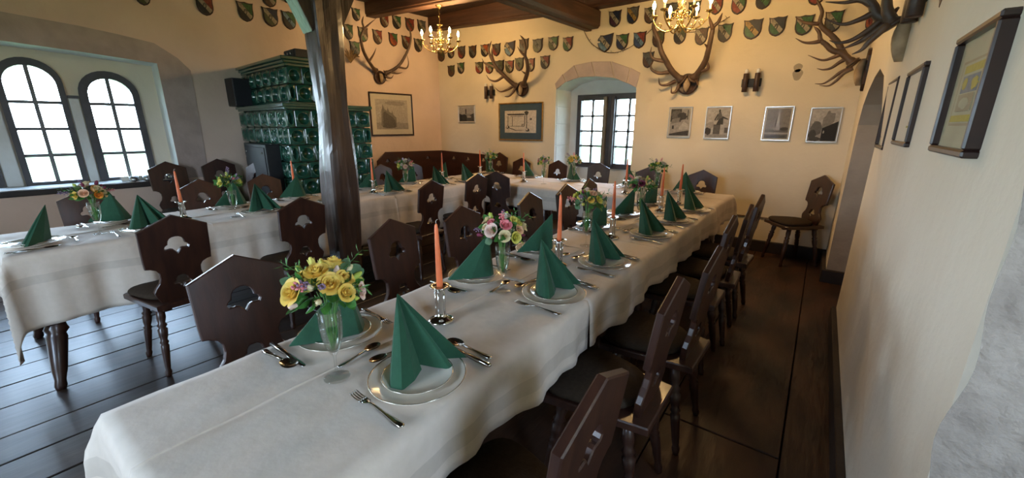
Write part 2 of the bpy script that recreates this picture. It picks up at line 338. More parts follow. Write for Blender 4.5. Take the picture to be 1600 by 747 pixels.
# grey painted border round the recess
bo = [(3.82, .80), (3.80, 1.5), (3.795, 2.07), (3.90, 2.20), (4.09, 2.335), (4.40, 2.385), (4.685, 2.42), (5.18, 2.458), (5.6, 2.46), (6.1, 2.42), (6.55, 2.33), (6.78, 2.1), (6.78, .80), (6.45, .80), (6.45, 2.115), (6.1, 2.17), (5.6, 2.205), (5.2, 2.20), (4.73, 2.17), (4.10, 2.12), (4.10, .80)]
t2 = struct(holed('trim_2', [bo], .012, K['stone_band'], None, ML @ TR(0, .004, 0)))
# back wall with arched window niche
inner = [(-3.405, 1.98), (-3.23, 2.076), (-3.02, 2.125), (-2.76, 2.122), (-2.47, 2.083), (-2.28, 2.005), (-2.145, 1.94)]
outer = [(-3.43, 2.06), (-3.29, 2.187), (-3.10, 2.297), (-2.826, 2.322), (-2.534, 2.302), (-2.252, 2.198), (-2.10, 2.124)]
nic = [(-3.405, .45), (-2.135, .45)]+inner[::-1]
wb = struct(holed('wall_back', [[(-6.5, -.12), (.40, -.12), (.40, 3.4), (-6.5, 3.4)], nic], .58, K['plaster'], None, TR(0, 5.99, 0)))
wb.data.materials.append(K['white_lime'])
for p in wb.data.polygons:
    if abs(p.normal.y) < .3 and -3.6 < p.center.x < -2.0: p.material_index = 1
for i in range(6):
    m = MB(); a, b, c, e = inner[i], inner[i+1], outer[i+1], outer[i]
    k = .006; q = [(a[0]+k, a[1]), (b[0]-k, b[1]), (c[0]-k, c[1]), (e[0]+k, e[1])]
    m.prism(q, -.02, .012, c=.006, M=TR(0, 5.70, 0) @ RX(pi/2)); m.build('arch_stone', K['stone_band'], wb)
for z0, z1, y0 in ((.47, .80, 5.73), (.81, 1.13, 5.74), (1.14, 1.46, 5.73), (1.47, 1.72, 5.74), (1.73, 1.97, 5.73)):
    m = MB(); m.box(-3.42, -3.397, y0, 6.15, z0, z1, c=.004); m.build('jamb_stone', K['white_lime'], wb)
holed('window_infill', [[(-3.5, .44), (-2.05, .44), (-2.05, 2.2), (-3.5, 2.2)], [(-3.265, .80), (-2.155, .80), (-2.155, 1.91), (-3.265, 1.91)]], .06, K['white_lime'], wb, TR(0, 6.21, 0))
w4 = struct(holed('window_4', [[(-3.27, .79), (-2.15, .79), (-2.15, 1.915), (-3.27, 1.915)], [(-3.20, .87), (-2.815, .87), (-2.815, 1.83), (-3.20, 1.83)], [(-2.60, .87), (-2.215, .87), (-2.215, 1.83), (-2.60, 1.83)]], .10, K['win_frame'], None, TR(0, 6.20, 0), .006))
m = MB(); m.box(-2.80, -2.745, 6.10, 6.16, .82, 1.88, c=.008); m.build('mullion', K['win_frame2'], w4)
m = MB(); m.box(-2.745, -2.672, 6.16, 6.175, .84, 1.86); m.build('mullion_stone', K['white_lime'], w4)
m = MB(); m.box(-2.672, -2.615, 6.10, 6.16, .82, 1.88, c=.008); m.build('mullion', K['win_frame'], w4)
for (a, b) in ((-3.20, -2.815), (-2.60, -2.215)):
    c = (a+b)/2
    m = MB(); m.box(c-.016, c+.016, 6.18, 6.22, .87, 1.83); m.build('muntin', K['lead'], w4)
    lv = [.87, 1.13, 1.361, 1.593, 1.83]
    for z in lv[1:4]: m = MB(); m.box(a, b, 6.18, 6.22, z-.0145, z+.0145); m.build('muntin', K['lead'], w4)
    for r_ in range(4):
        for (e0, e1) in ((a, c), (c, b)):
            m = MB(); m.box(e0, e1, 6.199, 6.203, lv[r_], lv[r_+1]); m.build('pane', K['pane'], w4)
# right wall: long face, arched niche, pier by the corner
ro = [(1.08, -.12), (3.87, -.12), (3.83, .4), (3.82, .9), (3.80, 1.30), (3.83, 1.50), (3.95, 1.67), (4.13, 1.79), (4.37, 1.865), (4.55, 1.82), (4.72, 1.73), (4.84, 1.62), (4.90, 1.45), (4.90, -.12), (5.75, -.12), (5.75, 3.4), (1.08, 3.4)]
wr = struct(holed('wall_right', [ro], .62, K['plaster_pale'], None, MRW @ TR(0, -.31-.29, 0)))
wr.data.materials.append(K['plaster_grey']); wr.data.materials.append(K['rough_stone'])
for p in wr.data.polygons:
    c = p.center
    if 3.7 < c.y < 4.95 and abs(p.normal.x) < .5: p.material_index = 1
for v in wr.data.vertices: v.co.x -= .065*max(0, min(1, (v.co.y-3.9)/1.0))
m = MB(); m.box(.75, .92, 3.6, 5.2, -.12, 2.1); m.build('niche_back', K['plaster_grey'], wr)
# rough jamb where the photographer stands
m = MB(); N = 26; NZ = 70; vs = []
for j in range(NZ+1):
    for i in range(N+1):
        xx = .285+.6*i/N; zz = 2.36*j/NZ-.08
        h = .010*sin(xx*61+zz*23)*sin(zz*47-xx*19)+.008*rnd.uniform(-1, 1)
        e = 0 if i == 0 else 1
        vs.append((xx+.004*rnd.uniform(-1, 1)*e+(.012*sin(zz*17)*sin(zz*5.3) if i == 0 else 0), 1.050-h*e-.10*max(0, (xx-.36)), zz))
m.add(vs, [[j*(N+1)+i, j*(N+1)+i+1, (j+1)*(N+1)+i+1, (j+1)*(N+1)+i] for j in range(NZ) for i in range(N)], smooth=True)
m.build('rough_jamb', K['rough_stone'], wr)
m = MB(); vs = []; NB = 20
for j in range(9):
    for i in range(NB): a = 2*pi*i/NB; f = j/8; rr_ = f*(1+.28*sin(a*3+1)+.2*sin(a*7)); xx = .62+.235*rr_*cos(a); zz = .86+.36*rr_*sin(a); vs.append((xx, 1.050-.10*max(0, xx-.36)-.045*(1-f**3)-.006*rnd.random(), zz))
m.add(vs, [[j*NB+i, j*NB+(i+1) % NB, (j+1)*NB+(i+1) % NB, (j+1)*NB+i] for j in range(8) for i in range(NB)], smooth=True); m.build('bare_stone', K['brown_stone'], wr)
struct(holed('wall_side', [[(-3.1, -.12), (1.75, -.12), (1.75, 3.4), (-3.1, 3.4)], [(-.15, 1.15), (.35, 1.15), (.35, 2.05), (-.15, 2.05)]], .06, K['plaster'], None, MRW @ TR(0, -1.38, 0)))  # unseen side opening, sized for the daylight it lets in
struct(holed('wall_rear', [[(-7.0, -.12), (1.45, -.12), (1.45, 3.4), (-7.0, 3.4)], [(-2.15, .85), (-1.05, .85), (-1.05, 2.35), (-2.15, 2.35)]], .1, K['plaster'], None, TR(0, -2.9, 0)))  # opening behind the camera is unseen, added to light the room
# skirting boards
m = MB(); m.box(-4.4, .225, 5.66, 5.70, FZ, .09, c=.005); struct(m.build('baseboard_back', K['skirting']))
m = MB(); m.box(.258, .29, 1.08, 3.86, FZ, .08, c=.005); struct(m.build('baseboard_right', K['skirting']))
m = MB(); m.box(.19, .225, 4.88, 5.66, FZ, .08, c=.005); m.box(.19, .8, 4.86, 4.90, FZ, .08, c=.005); struct(m.build('baseboard_pier', K['skirting']))
# meadow outside
m = MB(); m.add([(-160, -160, -5), (160, -160, -5), (160, 160, -5), (-160, 160, -5)], [[0, 1, 2, 3]]); tag(m.build('meadow', K['grass']), 'pale green meadow far below outside the windows', 'meadow', kind='structure')

# ---------------- timber post with braces ----------------
post = tag(empty('timber_post', (-3.15, 1.83, 0)), 'thick dark hewn timber post with two braces beside the left table', 'post')
sec = [(-.06, -3.265, -3.055, 1.735, 1.945), (.30, -3.262, -3.052, 1.74, 1.95), (.78, -3.265, -3.05, 1.735, 1.965), (1.1, -3.25, -3.045, 1.735, 1.965), (1.55, -3.25, -3.05, 1.755, 1.955), (1.9, -3.245, -3.05, 1.745, 1.965), (2.3, -3.24, -3.04, 1.74, 1.97), (2.75, -3.24, -3.03, 1.74, 1.98)]
m = MB(); vs = []; NS = 64; ring = 0
def sect(z):
    for a, b in zip(sec, sec[1:]):
        if z <= b[0]: t = (z-a[0])/(b[0]-a[0]); return [a[i]+(b[i]-a[i])*t for i in range(1, 5)]
    return sec[-1][1:]
for j in range(NS+1):
    z = -.06+2.81*j/NS; x0, x1, y0, y1 = sect(z); c = .028+.010*sin(z*5)
    R = []
    for (ax, ay, bx, by) in ((x0+c, y0, x1-c*.6, y0), (x1, y0+c*.6, x1, y1-c), (x1-c, y1, x0+c, y1), (x0, y1-c, x0, y0+c)):
        for k in range(5):
            t = k/4; R.append((ax+(bx-ax)*t, ay+(by-ay)*t))
    ring = len(R)
    for k, (px_, py_) in enumerate(R):
        n_ = .0045*sin(z*3.1+k*1.7)+.0022*sin(z*8+k*2.9)+.0006*rnd.uniform(-1, 1)
        vs.append((px_+3.15+n_*(1 if px_ > -3.15 else -1), py_-1.83+n_*(1 if py_ > 1.84 else -1), z))
m.add(vs, [[j*ring+i, j*ring+(i+1) % ring, (j+1)*ring+(i+1) % ring, (j+1)*ring+i] for j in range(NS) for i in range(ring)], smooth=False)
m.build('shaft', K['post'], post)
for sgn in (-1, 1):
    m = MB(); y_a, y_b = (.07, .62)
    pr = [(sgn*.08, 2.10), (sgn*.115, 2.10), (sgn*.46, 2.74), (sgn*.30, 2.74), (sgn*.08, 2.42)] if sgn > 0 else [(sgn*.06, 2.10), (sgn*.095, 2.09), (sgn*.40, 2.74), (sgn*.26, 2.74), (sgn*.06, 2.42)]
    m.prism(pr if sgn > 0 else pr[::-1], -.075, .075, c=.012, M=RZ(-.067) @ Matrix(((0, 0, 1, 0), (1, 0, 0, 0), (0, 1, 0, 0), (0, 0, 0, 1))))
    m.build('brace', K['post'], post)

K['stain'] = mat('plaster_stain', (.40, .33, .24), .95, col2=(.34, .28, .20), scale=20)
m = MB()
for cx, cz, rx, rz in ((-.352, 2.055, .040, .046), (-.345, 1.985, .046, .060)): m.prism([(cx+rx*cos(a)*(1+.15*sin(3*a)), cz+rz*sin(a)) for a in [2*pi*i/16 for i in range(16)]], 0, .0015, M=TR(0, 5.70, 0) @ RX(pi/2))
m.build('stain', K['stain'], wb)
# ---------------- chairs ----------------
def trefoil(cx, cz, s=1.0):      # bell shaped cut-out: dome, two side lobes, pointed foot
    half = [(0, .050), (.016, .048), (.029, .041), (.037, .029), (.040, .015), (.041, .007), (.047, .005), (.055, -.001), (.059, -.011), (.054, -.021), (.041, -.022), (.029, -.020), (.017, -.024), (.007, -.036)]
    pts = [(cx+x*s, cz+z*s) for x, z in half]+[(cx, cz-.046*s)]+[(cx-x*s, cz+z*s) for x, z in half[::-1][:-1]]
    return pts
def chair_back_outline():
    h = [(.100, .40), (.120, .44), (.135, .475), (.142, .505), (.130, .53), (.110, .555), (.102, .585), (.103, .615), (.115, .635), (.140, .648), (.163, .652), (.166, .70), (.168, .865)]
    return [(x, z) for x, z in h]+[(0, .940)]+[(-x, z) for x, z in h[::-1]]
LEGP = [(.013, 0), (.016, .012), (.019, .03), (.014, .045), (.016, .06), (.021, .16), (.022, .19), (.017, .20), (.024, .212), (.017, .224), (.023, .25), (.026, .29), (.018, .30), (.027, .314), (.018, .328), (.024, .36), (.022, .43)]
def make_chair(wood):
    root = empty('wooden_chair')
    m = MB(); m.prism([(-.155, -.205), (.155, -.205), (.215, .215), (.19, .235), (-.19, .235), (-.215, .215)], .405, .435, c=.006); m.build('seat', wood, root)
    m = MB()
    cs = []
    for k in range(28):
        a = 2*pi*k/28; e = 3.4
        cs.append((abs(cos(a))**(2/e)*(1 if cos(a) > 0 else -1), abs(sin(a))**(2/e)*(1 if sin(a) > 0 else -1)))
    vs = []; fs = []
    for (f, z) in ((.93, .436), (1.0, .447), (1.0, .460), (.95, .470), (.6, .478), (.25, .480)):
        for (cx, sy) in cs: yy = .052+.178*sy*f; vs.append(((.172+.05*yy/.2)*cx*f, yy, z))
    for r_ in range(5):
        for k in range(28): l = (k+1) % 28; fs.append([r_*28+k, r_*28+l, r_*28+28+l, r_*28+28+k])
    fs.append(list(range(27, -1, -1))); fs.append([5*28+k for k in range(28)])
    m.add(vs, fs, 0, True); m.build('seat_cushion', K['cushion'], root)
    Mb = TR(0, -.145, .42) @ RX(radians(8)) @ TR(0, 0, -.42)
    holed('backrest', [chair_back_outline(), trefoil(0, .765, 1.0), trefoil(0, .545, .72)], .026, wood, root, Mb, .004)
    for sx in (-1, 1):
        for (ty, by) in ((-.12, -.185), (.14, .20)):
            m = MB(); top = Vector((sx*.125, ty, .41)); bot = Vector((sx*.172, by, 0)); d = top-bot
            q = Vector((0, 0, 1)).rotation_difference(d.normalized()).to_matrix().to_4x4()
            m.lathe([(r, z*d.length/.43) for r, z in LEGP], 10, M=Matrix.Translation(bot) @ q); m.build('leg', wood, root)
        m = MB(); m.box(sx*.10-.022, sx*.10+.022, -.17, .20, .383, .406, c=.004); m.build('seat_batten', wood, root)
    return root
chair_a = make_chair(K['chair']); chair_b = make_chair(K['chair_red'])
used = {}
def place_chair(proto, x, y, rz, label, group, sc=1.0):
    o = proto if not used.get(proto.name) else copy_tree(proto)
    used[proto.name] = 1
    o.location = (x, y, FZ); o.rotation_euler = (0, 0, rz); o.scale = (sc, sc, sc*1.053)
    tag(o, label, 'chair', group)
ORD = ['first', 'second', 'third', 'fourth', 'fifth', 'sixth', 'seventh']
WFACE, EFACE, SFACE, NFACE = pi/2, -pi/2, pi, 0.0      # facing -x, +x, -y, +y
RY_ = [.70, 1.40, 1.90, 2.65, 3.10, 3.64]
for i, (yy, xx) in enumerate(zip(RY_, (-.505, -.535, -.50, -.56, -.53, -.52))):
    place_chair(chair_a, xx, yy, WFACE+rnd.uniform(-.04, .04), 'dark wooden chair, %s from the front on right side of near table' % ORD[i], 'chairs on the right side of the near table')
for i, (yy, xx) in enumerate(zip([.565, 1.39, 1.89, 2.64, 3.22, 3.74], (-1.60, -1.645, -1.60, -1.575, -1.58, -1.60))):
    place_chair(chair_b if i < 3 else chair_a, xx, yy, EFACE+(-.06, .10, .0, .03, -.05, .05)[i], 'dark wooden chair, %s from the front on left side of near table' % ORD[i], 'chairs on the left side of the near table')
for i, (xx, yy, r_) in enumerate([(-3.17, .665, .02), (-3.17, 1.43, -.03), (-3.17, 2.67, .05), (-3.23, 3.42, -.05)]):
    place_chair(chair_a, xx, yy, WFACE+r_, 'very dark chair seen from behind, %s on the aisle side of left table' % ORD[i], 'chairs on the aisle side of the left table')
place_chair(chair_a, -3.03, 3.91, NFACE+.22, 'very dark wooden chair in the corner where left and back tables meet', 'chairs on the inner side of the back table')
for i, (xx, yy, s_) in enumerate([(-4.50, .56, 1.0), (-4.56, 1.36, 1.0), (-4.56, 1.92, 1.0), (-4.545, 3.42, 1.0), (-4.47, 3.89, 1.0)]):
    place_chair(chair_b, xx, yy, EFACE+(.0, .05, -.03, .04, .0)[i], 'red-brown chair on window side of left table, %s from the window end' % ORD[i], 'chairs on the window side of the left table', s_)
for (xx, yy, r_, lb) in ((-5.94, 1.46, EFACE, 'red-brown spare chair against the wall beneath the grey window border'), (-5.93, 1.97, EFACE-.05, 'red-brown spare chair against the wall just left of the green stove'), (-5.36, 1.92, SFACE+.25, 'lighter red-brown spare chair before the black iron stove door')):
    place_chair(chair_b, xx, yy, r_, lb, 'spare chairs beside the stove', 1.09)
for i, (xx, yy, s_, r_) in enumerate([(-4.42, 5.36, 1.07, .0), (-3.93, 5.36, 1.0, .05), (-3.22, 5.30, 1.0, -.04), (-2.53, 5.30, 1.0, .03), (-1.74, 5.08, 1.0, .0), (-1.11, 5.13, 1.0, -.05)]):
    place_chair(chair_b if i < 3 else chair_a, xx, yy, SFACE+r_, 'wooden chair with bell cut-out behind back table, %s from the bench' % ORD[i], 'chairs behind the back table', s_)
place_chair(chair_a, -.10, 5.42, WFACE+.62, 'lone dark wooden chair with brown pad in the far right corner', None)

# ---------------- corner bench ----------------
bench = tag(empty('corner_bench', (-5.95, 5.7, 0)), 'dark brown wooden corner bench with small bell cut-outs along its back', 'bench')
iv = Matrix.Translation((5.95, -5.7, 0))
bl = [(.10, .10), (1.47, .10), (1.47, .86), (1.30, 1.005), (.10, .985)]
holed('backrest', [bl, trefoil(1.27, .85, .72), trefoil(.84, .855, .72), trefoil(.42, .86, .72)], .03, K['bench'], bench, iv @ ML @ TR(0, .10, 0), .004)
holed('backrest', [[(-5.86, .10), (-4.62, .10), (-4.62, .93), (-4.68, .95), (-5.86, .985)], trefoil(-5.53, .85, .72), trefoil(-5.17, .85, .72), trefoil(-4.80, .85, .72)], .03, K['bench'], bench, iv @ TR(0, 5.60, 0), .004)
m = MB(); m.box(.12, 1.45, .12, .52, .42, .45, M=iv @ ML, c=.006); m.build('seat', K['bench'], bench)
m = MB(); m.box(-5.45, -4.64, 5.20, 5.58, .42, .45, M=iv, c=.006); m.build('seat', K['bench'], bench)
m = MB(); m.box(.14, 1.43, .46, .49, .0, .42, M=iv @ ML); m.build('seat_front', K['bench'], bench)
m = MB(); m.box(-5.45, -4.66, 5.22, 5.25, .0, .42, M=iv); m.build('seat_front', K['bench'], bench)

# ---------------- tables and cloths ----------------
TLEG = [(.022, 0), (.03, .02), (.026, .05), (.034, .10), (.04, .26), (.034, .28), (.046, .30), (.034, .33), (.042, .38), (.052, .42), (.038, .44), (.055, .47), (.04, .50), (.052, .56), (.05, .66)]
def table(x0, x1, y0, y1, label, rz=0.0, splay=.18):
    cx, cy = (x0+x1)/2, (y0+y1)/2
    root = tag(empty('dining_table', (cx, cy, 0), rz), label, 'table')
    hx, hy = (x1-x0)/2, (y1-y0)/2
    m = MB(); m.box(-hx+.012, hx-.012, -hy+.012, hy-.012, .712, .742, c=.005); m.build('tabletop', K['chair'], root)
    m = MB(); m.box(-hx+.07, hx-.07, -hy+.07, hy-.07, .64, .712); m.build('apron', K['chair'], root)
    for sx in (-1, 1):
        for sy in (-1, 1):
            top = Vector((sx*(hx-(.17 if splay > .1 else .17)), sy*(hy-(.16 if splay > .1 else .2)), .66)); bot = Vector((sx*(hx+splay-.15), sy*(hy-.03), FZ)) if splay > .1 else Vector((sx*(hx-.12), sy*(hy-.12), FZ)); d = top-bot
            q = Vector((0, 0, 1)).rotation_difference(d.normalized()).to_matrix().to_4x4()
            m = MB(); m.lathe([(r*(.9+z*.95 if splay > .1 else 1), z*d.length/.66) for r, z in TLEG], 12, M=Matrix.Translation(bot) @ q); m.build('leg', K['chair'], root)
    return root
def cloth(x0, x1, y0, y1, label, drops, creases=(), cross=(), zt=.746, seed=1, rz=0.0, group='white tablecloths', wave=1.0):
    """drops: lengths hanging at (x-, x+, y-, y+)"""
    r_ = random.Random(seed); cx, cy = (x0+x1)/2, (y0+y1)/2; hx, hy = (x1-x0)/2, (y1-y0)/2
    def axis(h, d0, d1):
        step = .028
        a = [-h-d0*(1-i/max(1, int(d0/.025))) for i in range(int(d0/.025))] if d0 else []
        n = int(2*h/step); a += [-h+2*h*i/n for i in range(n+1)]
        if d1: k = int(d1/.025); a += [h+d1*(i+1)/k for i in range(k)]
        return a
    U = axis(hx, drops[0], drops[1]); V = axis(hy, drops[2], drops[3])
    for lst, cs_, c_ in ((U, creases, cx), (V, cross, cy)):
        for c in cs_:
            lst[:] = [v for v in lst if abs(v-(c-c_)) > .013]+[c-c_+k for k in (-.011, -.005, -.0022, -.0009, .0009, .0022, .005, .011)]
        lst.sort(); ph = [r_.uniform(0, 6.28) for _ in range(8)]
    vs = []; fs = []; mi = []
    for v in V:
        for u in U:
            ou = max(0, abs(u)-hx)*(1 if u > 0 else -1); ov = max(0, abs(v)-hy)*(1 if v > 0 else -1)
            d = hypot(ou, ov); px_ = max(-hx, min(hx, u)); py_ = max(-hy, min(hy, v)); z = zt
            if d < 1e-6:
                z += .0016*sin(u*23+v*7+ph[0])*sin(v*11+ph[1])+.0010*sin(u*41-v*27+ph[2])
                for c in creases: z += .0042*math.exp(-((u-c+cx)/.0022)**2)*(.7+.3*sin(v*3+ph[3]))
                for c in cross: z += .0036*math.exp(-((v-c+cy)/.0022)**2)
                e = min(hx-abs(u), hy-abs(v)); z -= .004*math.exp(-(max(0, e)/.012))
            else:
                s_ = px_ if abs(ov) > abs(ou) else py_
                fx = min(1, d/.12)
                w_ = wave*fx*(.016*sin(s_*9.5+ph[4])+.011*sin(s_*21+ph[5])+.006*sin(s_*43+ph[6]))*min(1, d/.3+.25)
                lat = .010*min(1, d/.02)+.055*d+w_
                nx_, ny_ = ou/d, ov/d
                px_ += nx_*lat; py_ += ny_*lat
                if ou and ov: k = min(abs(nx_), abs(ny_)); px_ += nx_*.05*k*min(1, d/.1); py_ += ny_*.05*k*min(1, d/.1)
                z = zt-.004-d*(.985)+.010*sin(s_*6+ph[7])*min(1, d/.2)
                z = max(z, .03)
            vs.append((px_, py_, z))
    nu = len(U)
    for j in range(len(V)-1):
        for i in range(nu-1):
            fs.append([j*nu+i, j*nu+i+1, (j+1)*nu+i+1, (j+1)*nu+i])
            um = (U[i]+U[i+1])/2; vm = (V[j]+V[j+1])/2; d = max(abs(um)-hx, abs(vm)-hy); mi.append(1 if .115 < d < .165 else 0)
    me = bpy.data.meshes.new('tablecloth'); me.from_pydata(vs, [], fs); me.materials.append(K['cloth']); me.materials.append(K['cloth2'])
    me.polygons.foreach_set('material_index', mi); me.polygons.foreach_set('use_smooth', [True]*len(fs)); me.update()
    o = link(bpy.data.objects.new('tablecloth', me)); o.location = (cx, cy, 0); o.rotation_euler = (0, 0, rz)
    sd = o.modifiers.new('thickness', 'SOLIDIFY'); sd.thickness = .0016; sd.offset = -1
    return tag(o, label, 'tablecloth', group)
table(-1.325, -.672, .09, 2.30, 'long wooden table under the near white cloth, front half', splay=0)
table(-1.325, -.672, 2.32, 3.92, 'wooden table under the near row, far half next to the back table', splay=0)
table(-4.20, -3.425, .05, 2.05, 'dark wooden table with splayed turned legs under the left cloth, front half', splay=.26)
table(-4.20, -3.425, 2.07, 3.95, 'dark wooden table under the left cloth, far half behind the post', splay=0)
table(-4.10, -2.42, 3.985, 4.86, 'dark wooden table under the back cloth, left half', -.03, splay=0)
table(-2.40, -.70, 3.94, 4.74, 'dark wooden table under the back cloth, right half', -.03, splay=0)
cloth(-1.325, -.668, .08, 1.43, 'white damask cloth over the front end of the near table', (.26, .215, .62, 0), creases=(-1.04,), zt=.746, seed=3)
cloth(-1.325, -.668, 1.42, 3.90, 'white damask cloth over the far part of the near table', (.26, .215, 0, 0), creases=(-1.02,), cross=(2.05, 2.35, 3.3), zt=.7485, seed=5)
cloth(-4.20, -3.42, .035, 2.60, 'white damask cloth over the window end of the left table', (.30, .43, .42, 0), creases=(-3.80,), cross=(.62, 1.0, 1.9), zt=.746, seed=8)
cloth(-4.20, -3.42, 2.59, 3.96, 'white damask cloth over the left table beyond the post', (.30, .45, 0, 0), creases=(-3.80,), cross=(3.1,), zt=.7485, seed=11)
cloth(-4.18, -.672, 3.965, 4.80, 'long white damask cloth over the back table', (0, .24, .26, .26), creases=(-2.1,), cross=(4.4,), zt=.7515, seed=15, rz=-.030)

# ---------------- place settings ----------------
def prof_mesh(name, prof, mats, n=40, extra=None):
    m = MB(); m.lathe(prof, n); 
    return m
def make_plate(r, h):
    m = MB()
    m.lathe([(.0, .003), (r*.52, .003), (r*.58, .0), (r*.62, .003), (r*.66, h*.45), (r*.97, h*.96), (r, h), (r*.985, h+.0015), (r*.955, h*.97), (r*.68, h*.55), (r*.62, .007), (0, .006)], 44)
    k = MB(); k.lathe([(r*.995, h+.0005), (r*1.001, h+.0022), (r*.987, h+.0024), (r*.975, h+.0006)], 44, caps=False)
    return m.mesh('plate', K['china']), k.mesh('edge_line', K['china_line'])
pl_big = make_plate(.134, .017); pl_small = make_plate(.098, .014)
def cutlery_mesh(kind):
    m = MB()
    def strip(pts):            # pts: (x along, halfwidth, z, thickness)
        vs = []; fs = []
        for (x, w, z, t) in pts: vs += [(x, -w, z-t/2), (x, w, z-t/2), (x, w*.75, z+t/2), (x, -w*.75, z+t/2)]
        n = len(pts)
        for i in range(n-1):
            for j in range(4): l = (j+1) % 4; fs.append([i*4+j, i*4+l, i*4+4+l, i*4+4+j])
        fs += [[3, 2, 1, 0], [4*n-4, 4*n-3, 4*n-2, 4*n-1]]
        m.add(vs, fs, 0, True)
    hnd = [(.100, .004, .004, .003), (.094, .0095, .0035, .004), (.07, .0085, .0035, .004), (.03, .0045, .006, .0045), (-.015, .0032, .010, .004)]
    if kind == 'fork':
        strip(hnd+[(-.03, .0045, .009, .003), (-.042, .0115, .007, .0022), (-.055, .0122, .006, .002)])
        for k in range(4):
            o = -.0098+.0065*k
            vs = [(p) for p in smooth_pts([(-.054, o, .006), (-.07, o, .0045), (-.087, o, .006), (-.102, o*.95, .010)], 2)]
            m.tube(vs, [.0021]*4+[.0017]*2+[.0011], 6)
    elif kind == 'knife':
        strip([(.105, .004, .004, .005), (.10, .0085, .005, .007), (.04, .0075, .005, .008), (.012, .0065, .005, .007), (.005, .005, .005, .004), (-.02, .0085, .005, .0022), (-.08, .0095, .005, .0018), (-.108, .0065, .005, .0014), (-.114, .002, .005, .001)])
    else:
        s_ = 1.0
        strip(hnd); vs = []; fs = []; N = 18; R = 6
        for j in range(R+1):
            for i in range(N): a = 2*pi*i/N; f = j/R; vs.append((-.046+.034*f*cos(a), .0215*f*sin(a)*(1-.12*cos(a)), .0105-.0085*(1-f*f)))
        for j in range(R):
            for i in range(N): l = (i+1) % N; fs.append([j*N+i, j*N+l, j*N+N+l, j*N+N+i])
        m.add(vs, fs, 0, True)
        vs2 = [(a, b, c-.0015) for a, b, c in vs]; m.add(vs2, [f[::-1] for f in fs], 0, True)
    return m.mesh(kind, K['steel'])
CUT = {k: cutlery_mesh(k) for k in ('fork', 'knife', 'spoon')}
def napkin_mesh(seed):
    r_ = random.Random(seed); A = Vector((-.085+r_.uniform(-.006, .006), .012+r_.uniform(-.006, .006), .215))
    base = [(-.070, -.040), (-.030, -.072), (-.004, -.086), (.014, -.086), (.025, -.076), (.020, -.030), (.002, .012), (-.046, -.006), (-.044, .010), (.024, .046), (.052, .070), (.060, .082), (.050, .088), (.020, .078), (-.026, .040), (-.022, .052), (.016, .104), (.050, .142), (.040, .148), (-.030, .070), (-.074, -.018)]
    zb = [.003, .003, .002, .000, .000, .004, .010, .014, .014, .006, .001, .000, .002, .008, .014, .014, .006, .002, .003, .004, .003]
    P = [Vector((x*(1+r_.uniform(-.05, .05)), y*(1+r_.uniform(-.05, .05)), z)) for (x, y), z in zip(base, zb)]
    m = MB(); n = len(P); R = 8; vs = []; fs = []
    for j in range(R+1):
        f = j/R
        for i, p in enumerate(P):
            q = p.lerp(A, f*.985); b_ = sin(pi*f)*.004
            vs.append(q+Vector((b_*(1 if i in (3, 4, 5, 10, 11, 12) else -.3), 0, 0)))
    for j in range(R):
        for i in range(n-1): fs.append([j*n+i, j*n+i+1, (j+1)*n+i+1, (j+1)*n+i])
        fs.append([j*n+n-1, j*n, (j+1)*n, (j+1)*n+n-1])
    fs.append([R*n+i for i in range(n)])
    m.add(vs, fs, 0, False)
    return m.mesh('folded_napkin', K['napkin'])
NAPK = [napkin_mesh(i) for i in range(5)]
TZ = .7485; nset = 0
def put(name, me, label, cat, group, loc, rz, rx=0.0, sc=1.0):
    o = link(bpy.data.objects.new(name, me)); o.location = loc; o.rotation_euler = (rx, 0, rz); o.scale = (sc,)*3
    return tag(o, label, cat, group)
def place_setting(x, y, th, where, gname, z=TZ, fork=True, knife=True, nrot=0.0):
    """th: direction of the diner; where: phrase naming this place"""
    global nset; nset += 1
    def L2(a, b, zz): return (x+a*cos(th)-b*sin(th), y+a*sin(th)+b*cos(th), zz)
    th2 = th+rnd.uniform(-.08, .08)
    p = put('dinner_plate', pl_big[0], 'large white dinner plate at %s' % where, 'plate', 'dinner plates, '+gname, L2(0, 0, z+.001), th2)
    link(bpy.data.objects.new('edge_line', pl_big[1]), p)
    p = put('starter_plate', pl_small[0], 'smaller white plate on the dinner plate at %s' % where, 'plate', 'small plates, '+gname, L2(0, 0, z+.0085), th2)
    link(bpy.data.objects.new('edge_line', pl_small[1]), p)
    put('folded_napkin', NAPK[nset % 5], 'green paper napkin folded upright at %s' % where, 'napkin', 'green napkins, '+gname, L2(0, 0, z+.0165), th2+nrot+rnd.uniform(-.05, .05))
    put('fork', CUT['fork'], 'steel fork at %s' % where, 'fork', 'forks, '+gname, L2(.02, -.152+rnd.uniform(-.008, .008), z+.002), th+rnd.uniform(-.12, .06))
    put('knife', CUT['knife'], 'steel table knife at %s' % where, 'knife', 'knives, '+gname, L2(.02, .170, z+.002), th+rnd.uniform(-.08, .05))
    put('spoon', CUT['spoon'], 'steel soup spoon at %s' % where, 'spoon', 'spoons, '+gname, L2(.0, .197, z+.002), th+rnd.uniform(-.06, .06))
    put('dessert_spoon', CUT['spoon'], 'steel dessert spoon laid crosswise at %s' % where, 'spoon', 'dessert spoons, '+gname, L2(-.165, .03, z+.002), th+pi/2+rnd.uniform(-.1, .1), 0, .85)
SY = [.64, 1.37, 1.87, 2.59, 3.09, 3.61]
for i, yy in enumerate(SY):
    place_setting(-.80+(0, 0, 0, 0, .01, .02)[i], yy, 0, '%s right-hand place of near table' % ORD[i], 'near table right')
for i, yy in enumerate([.65, 1.34, 1.87, 2.60, 3.11, 3.70]):
    place_setting(-1.20, yy, pi, '%s left-hand place of near table' % ORD[i], 'near table left')
place_setting(-3.65, .17, -pi/2, 'head place of left table', 'left table head')
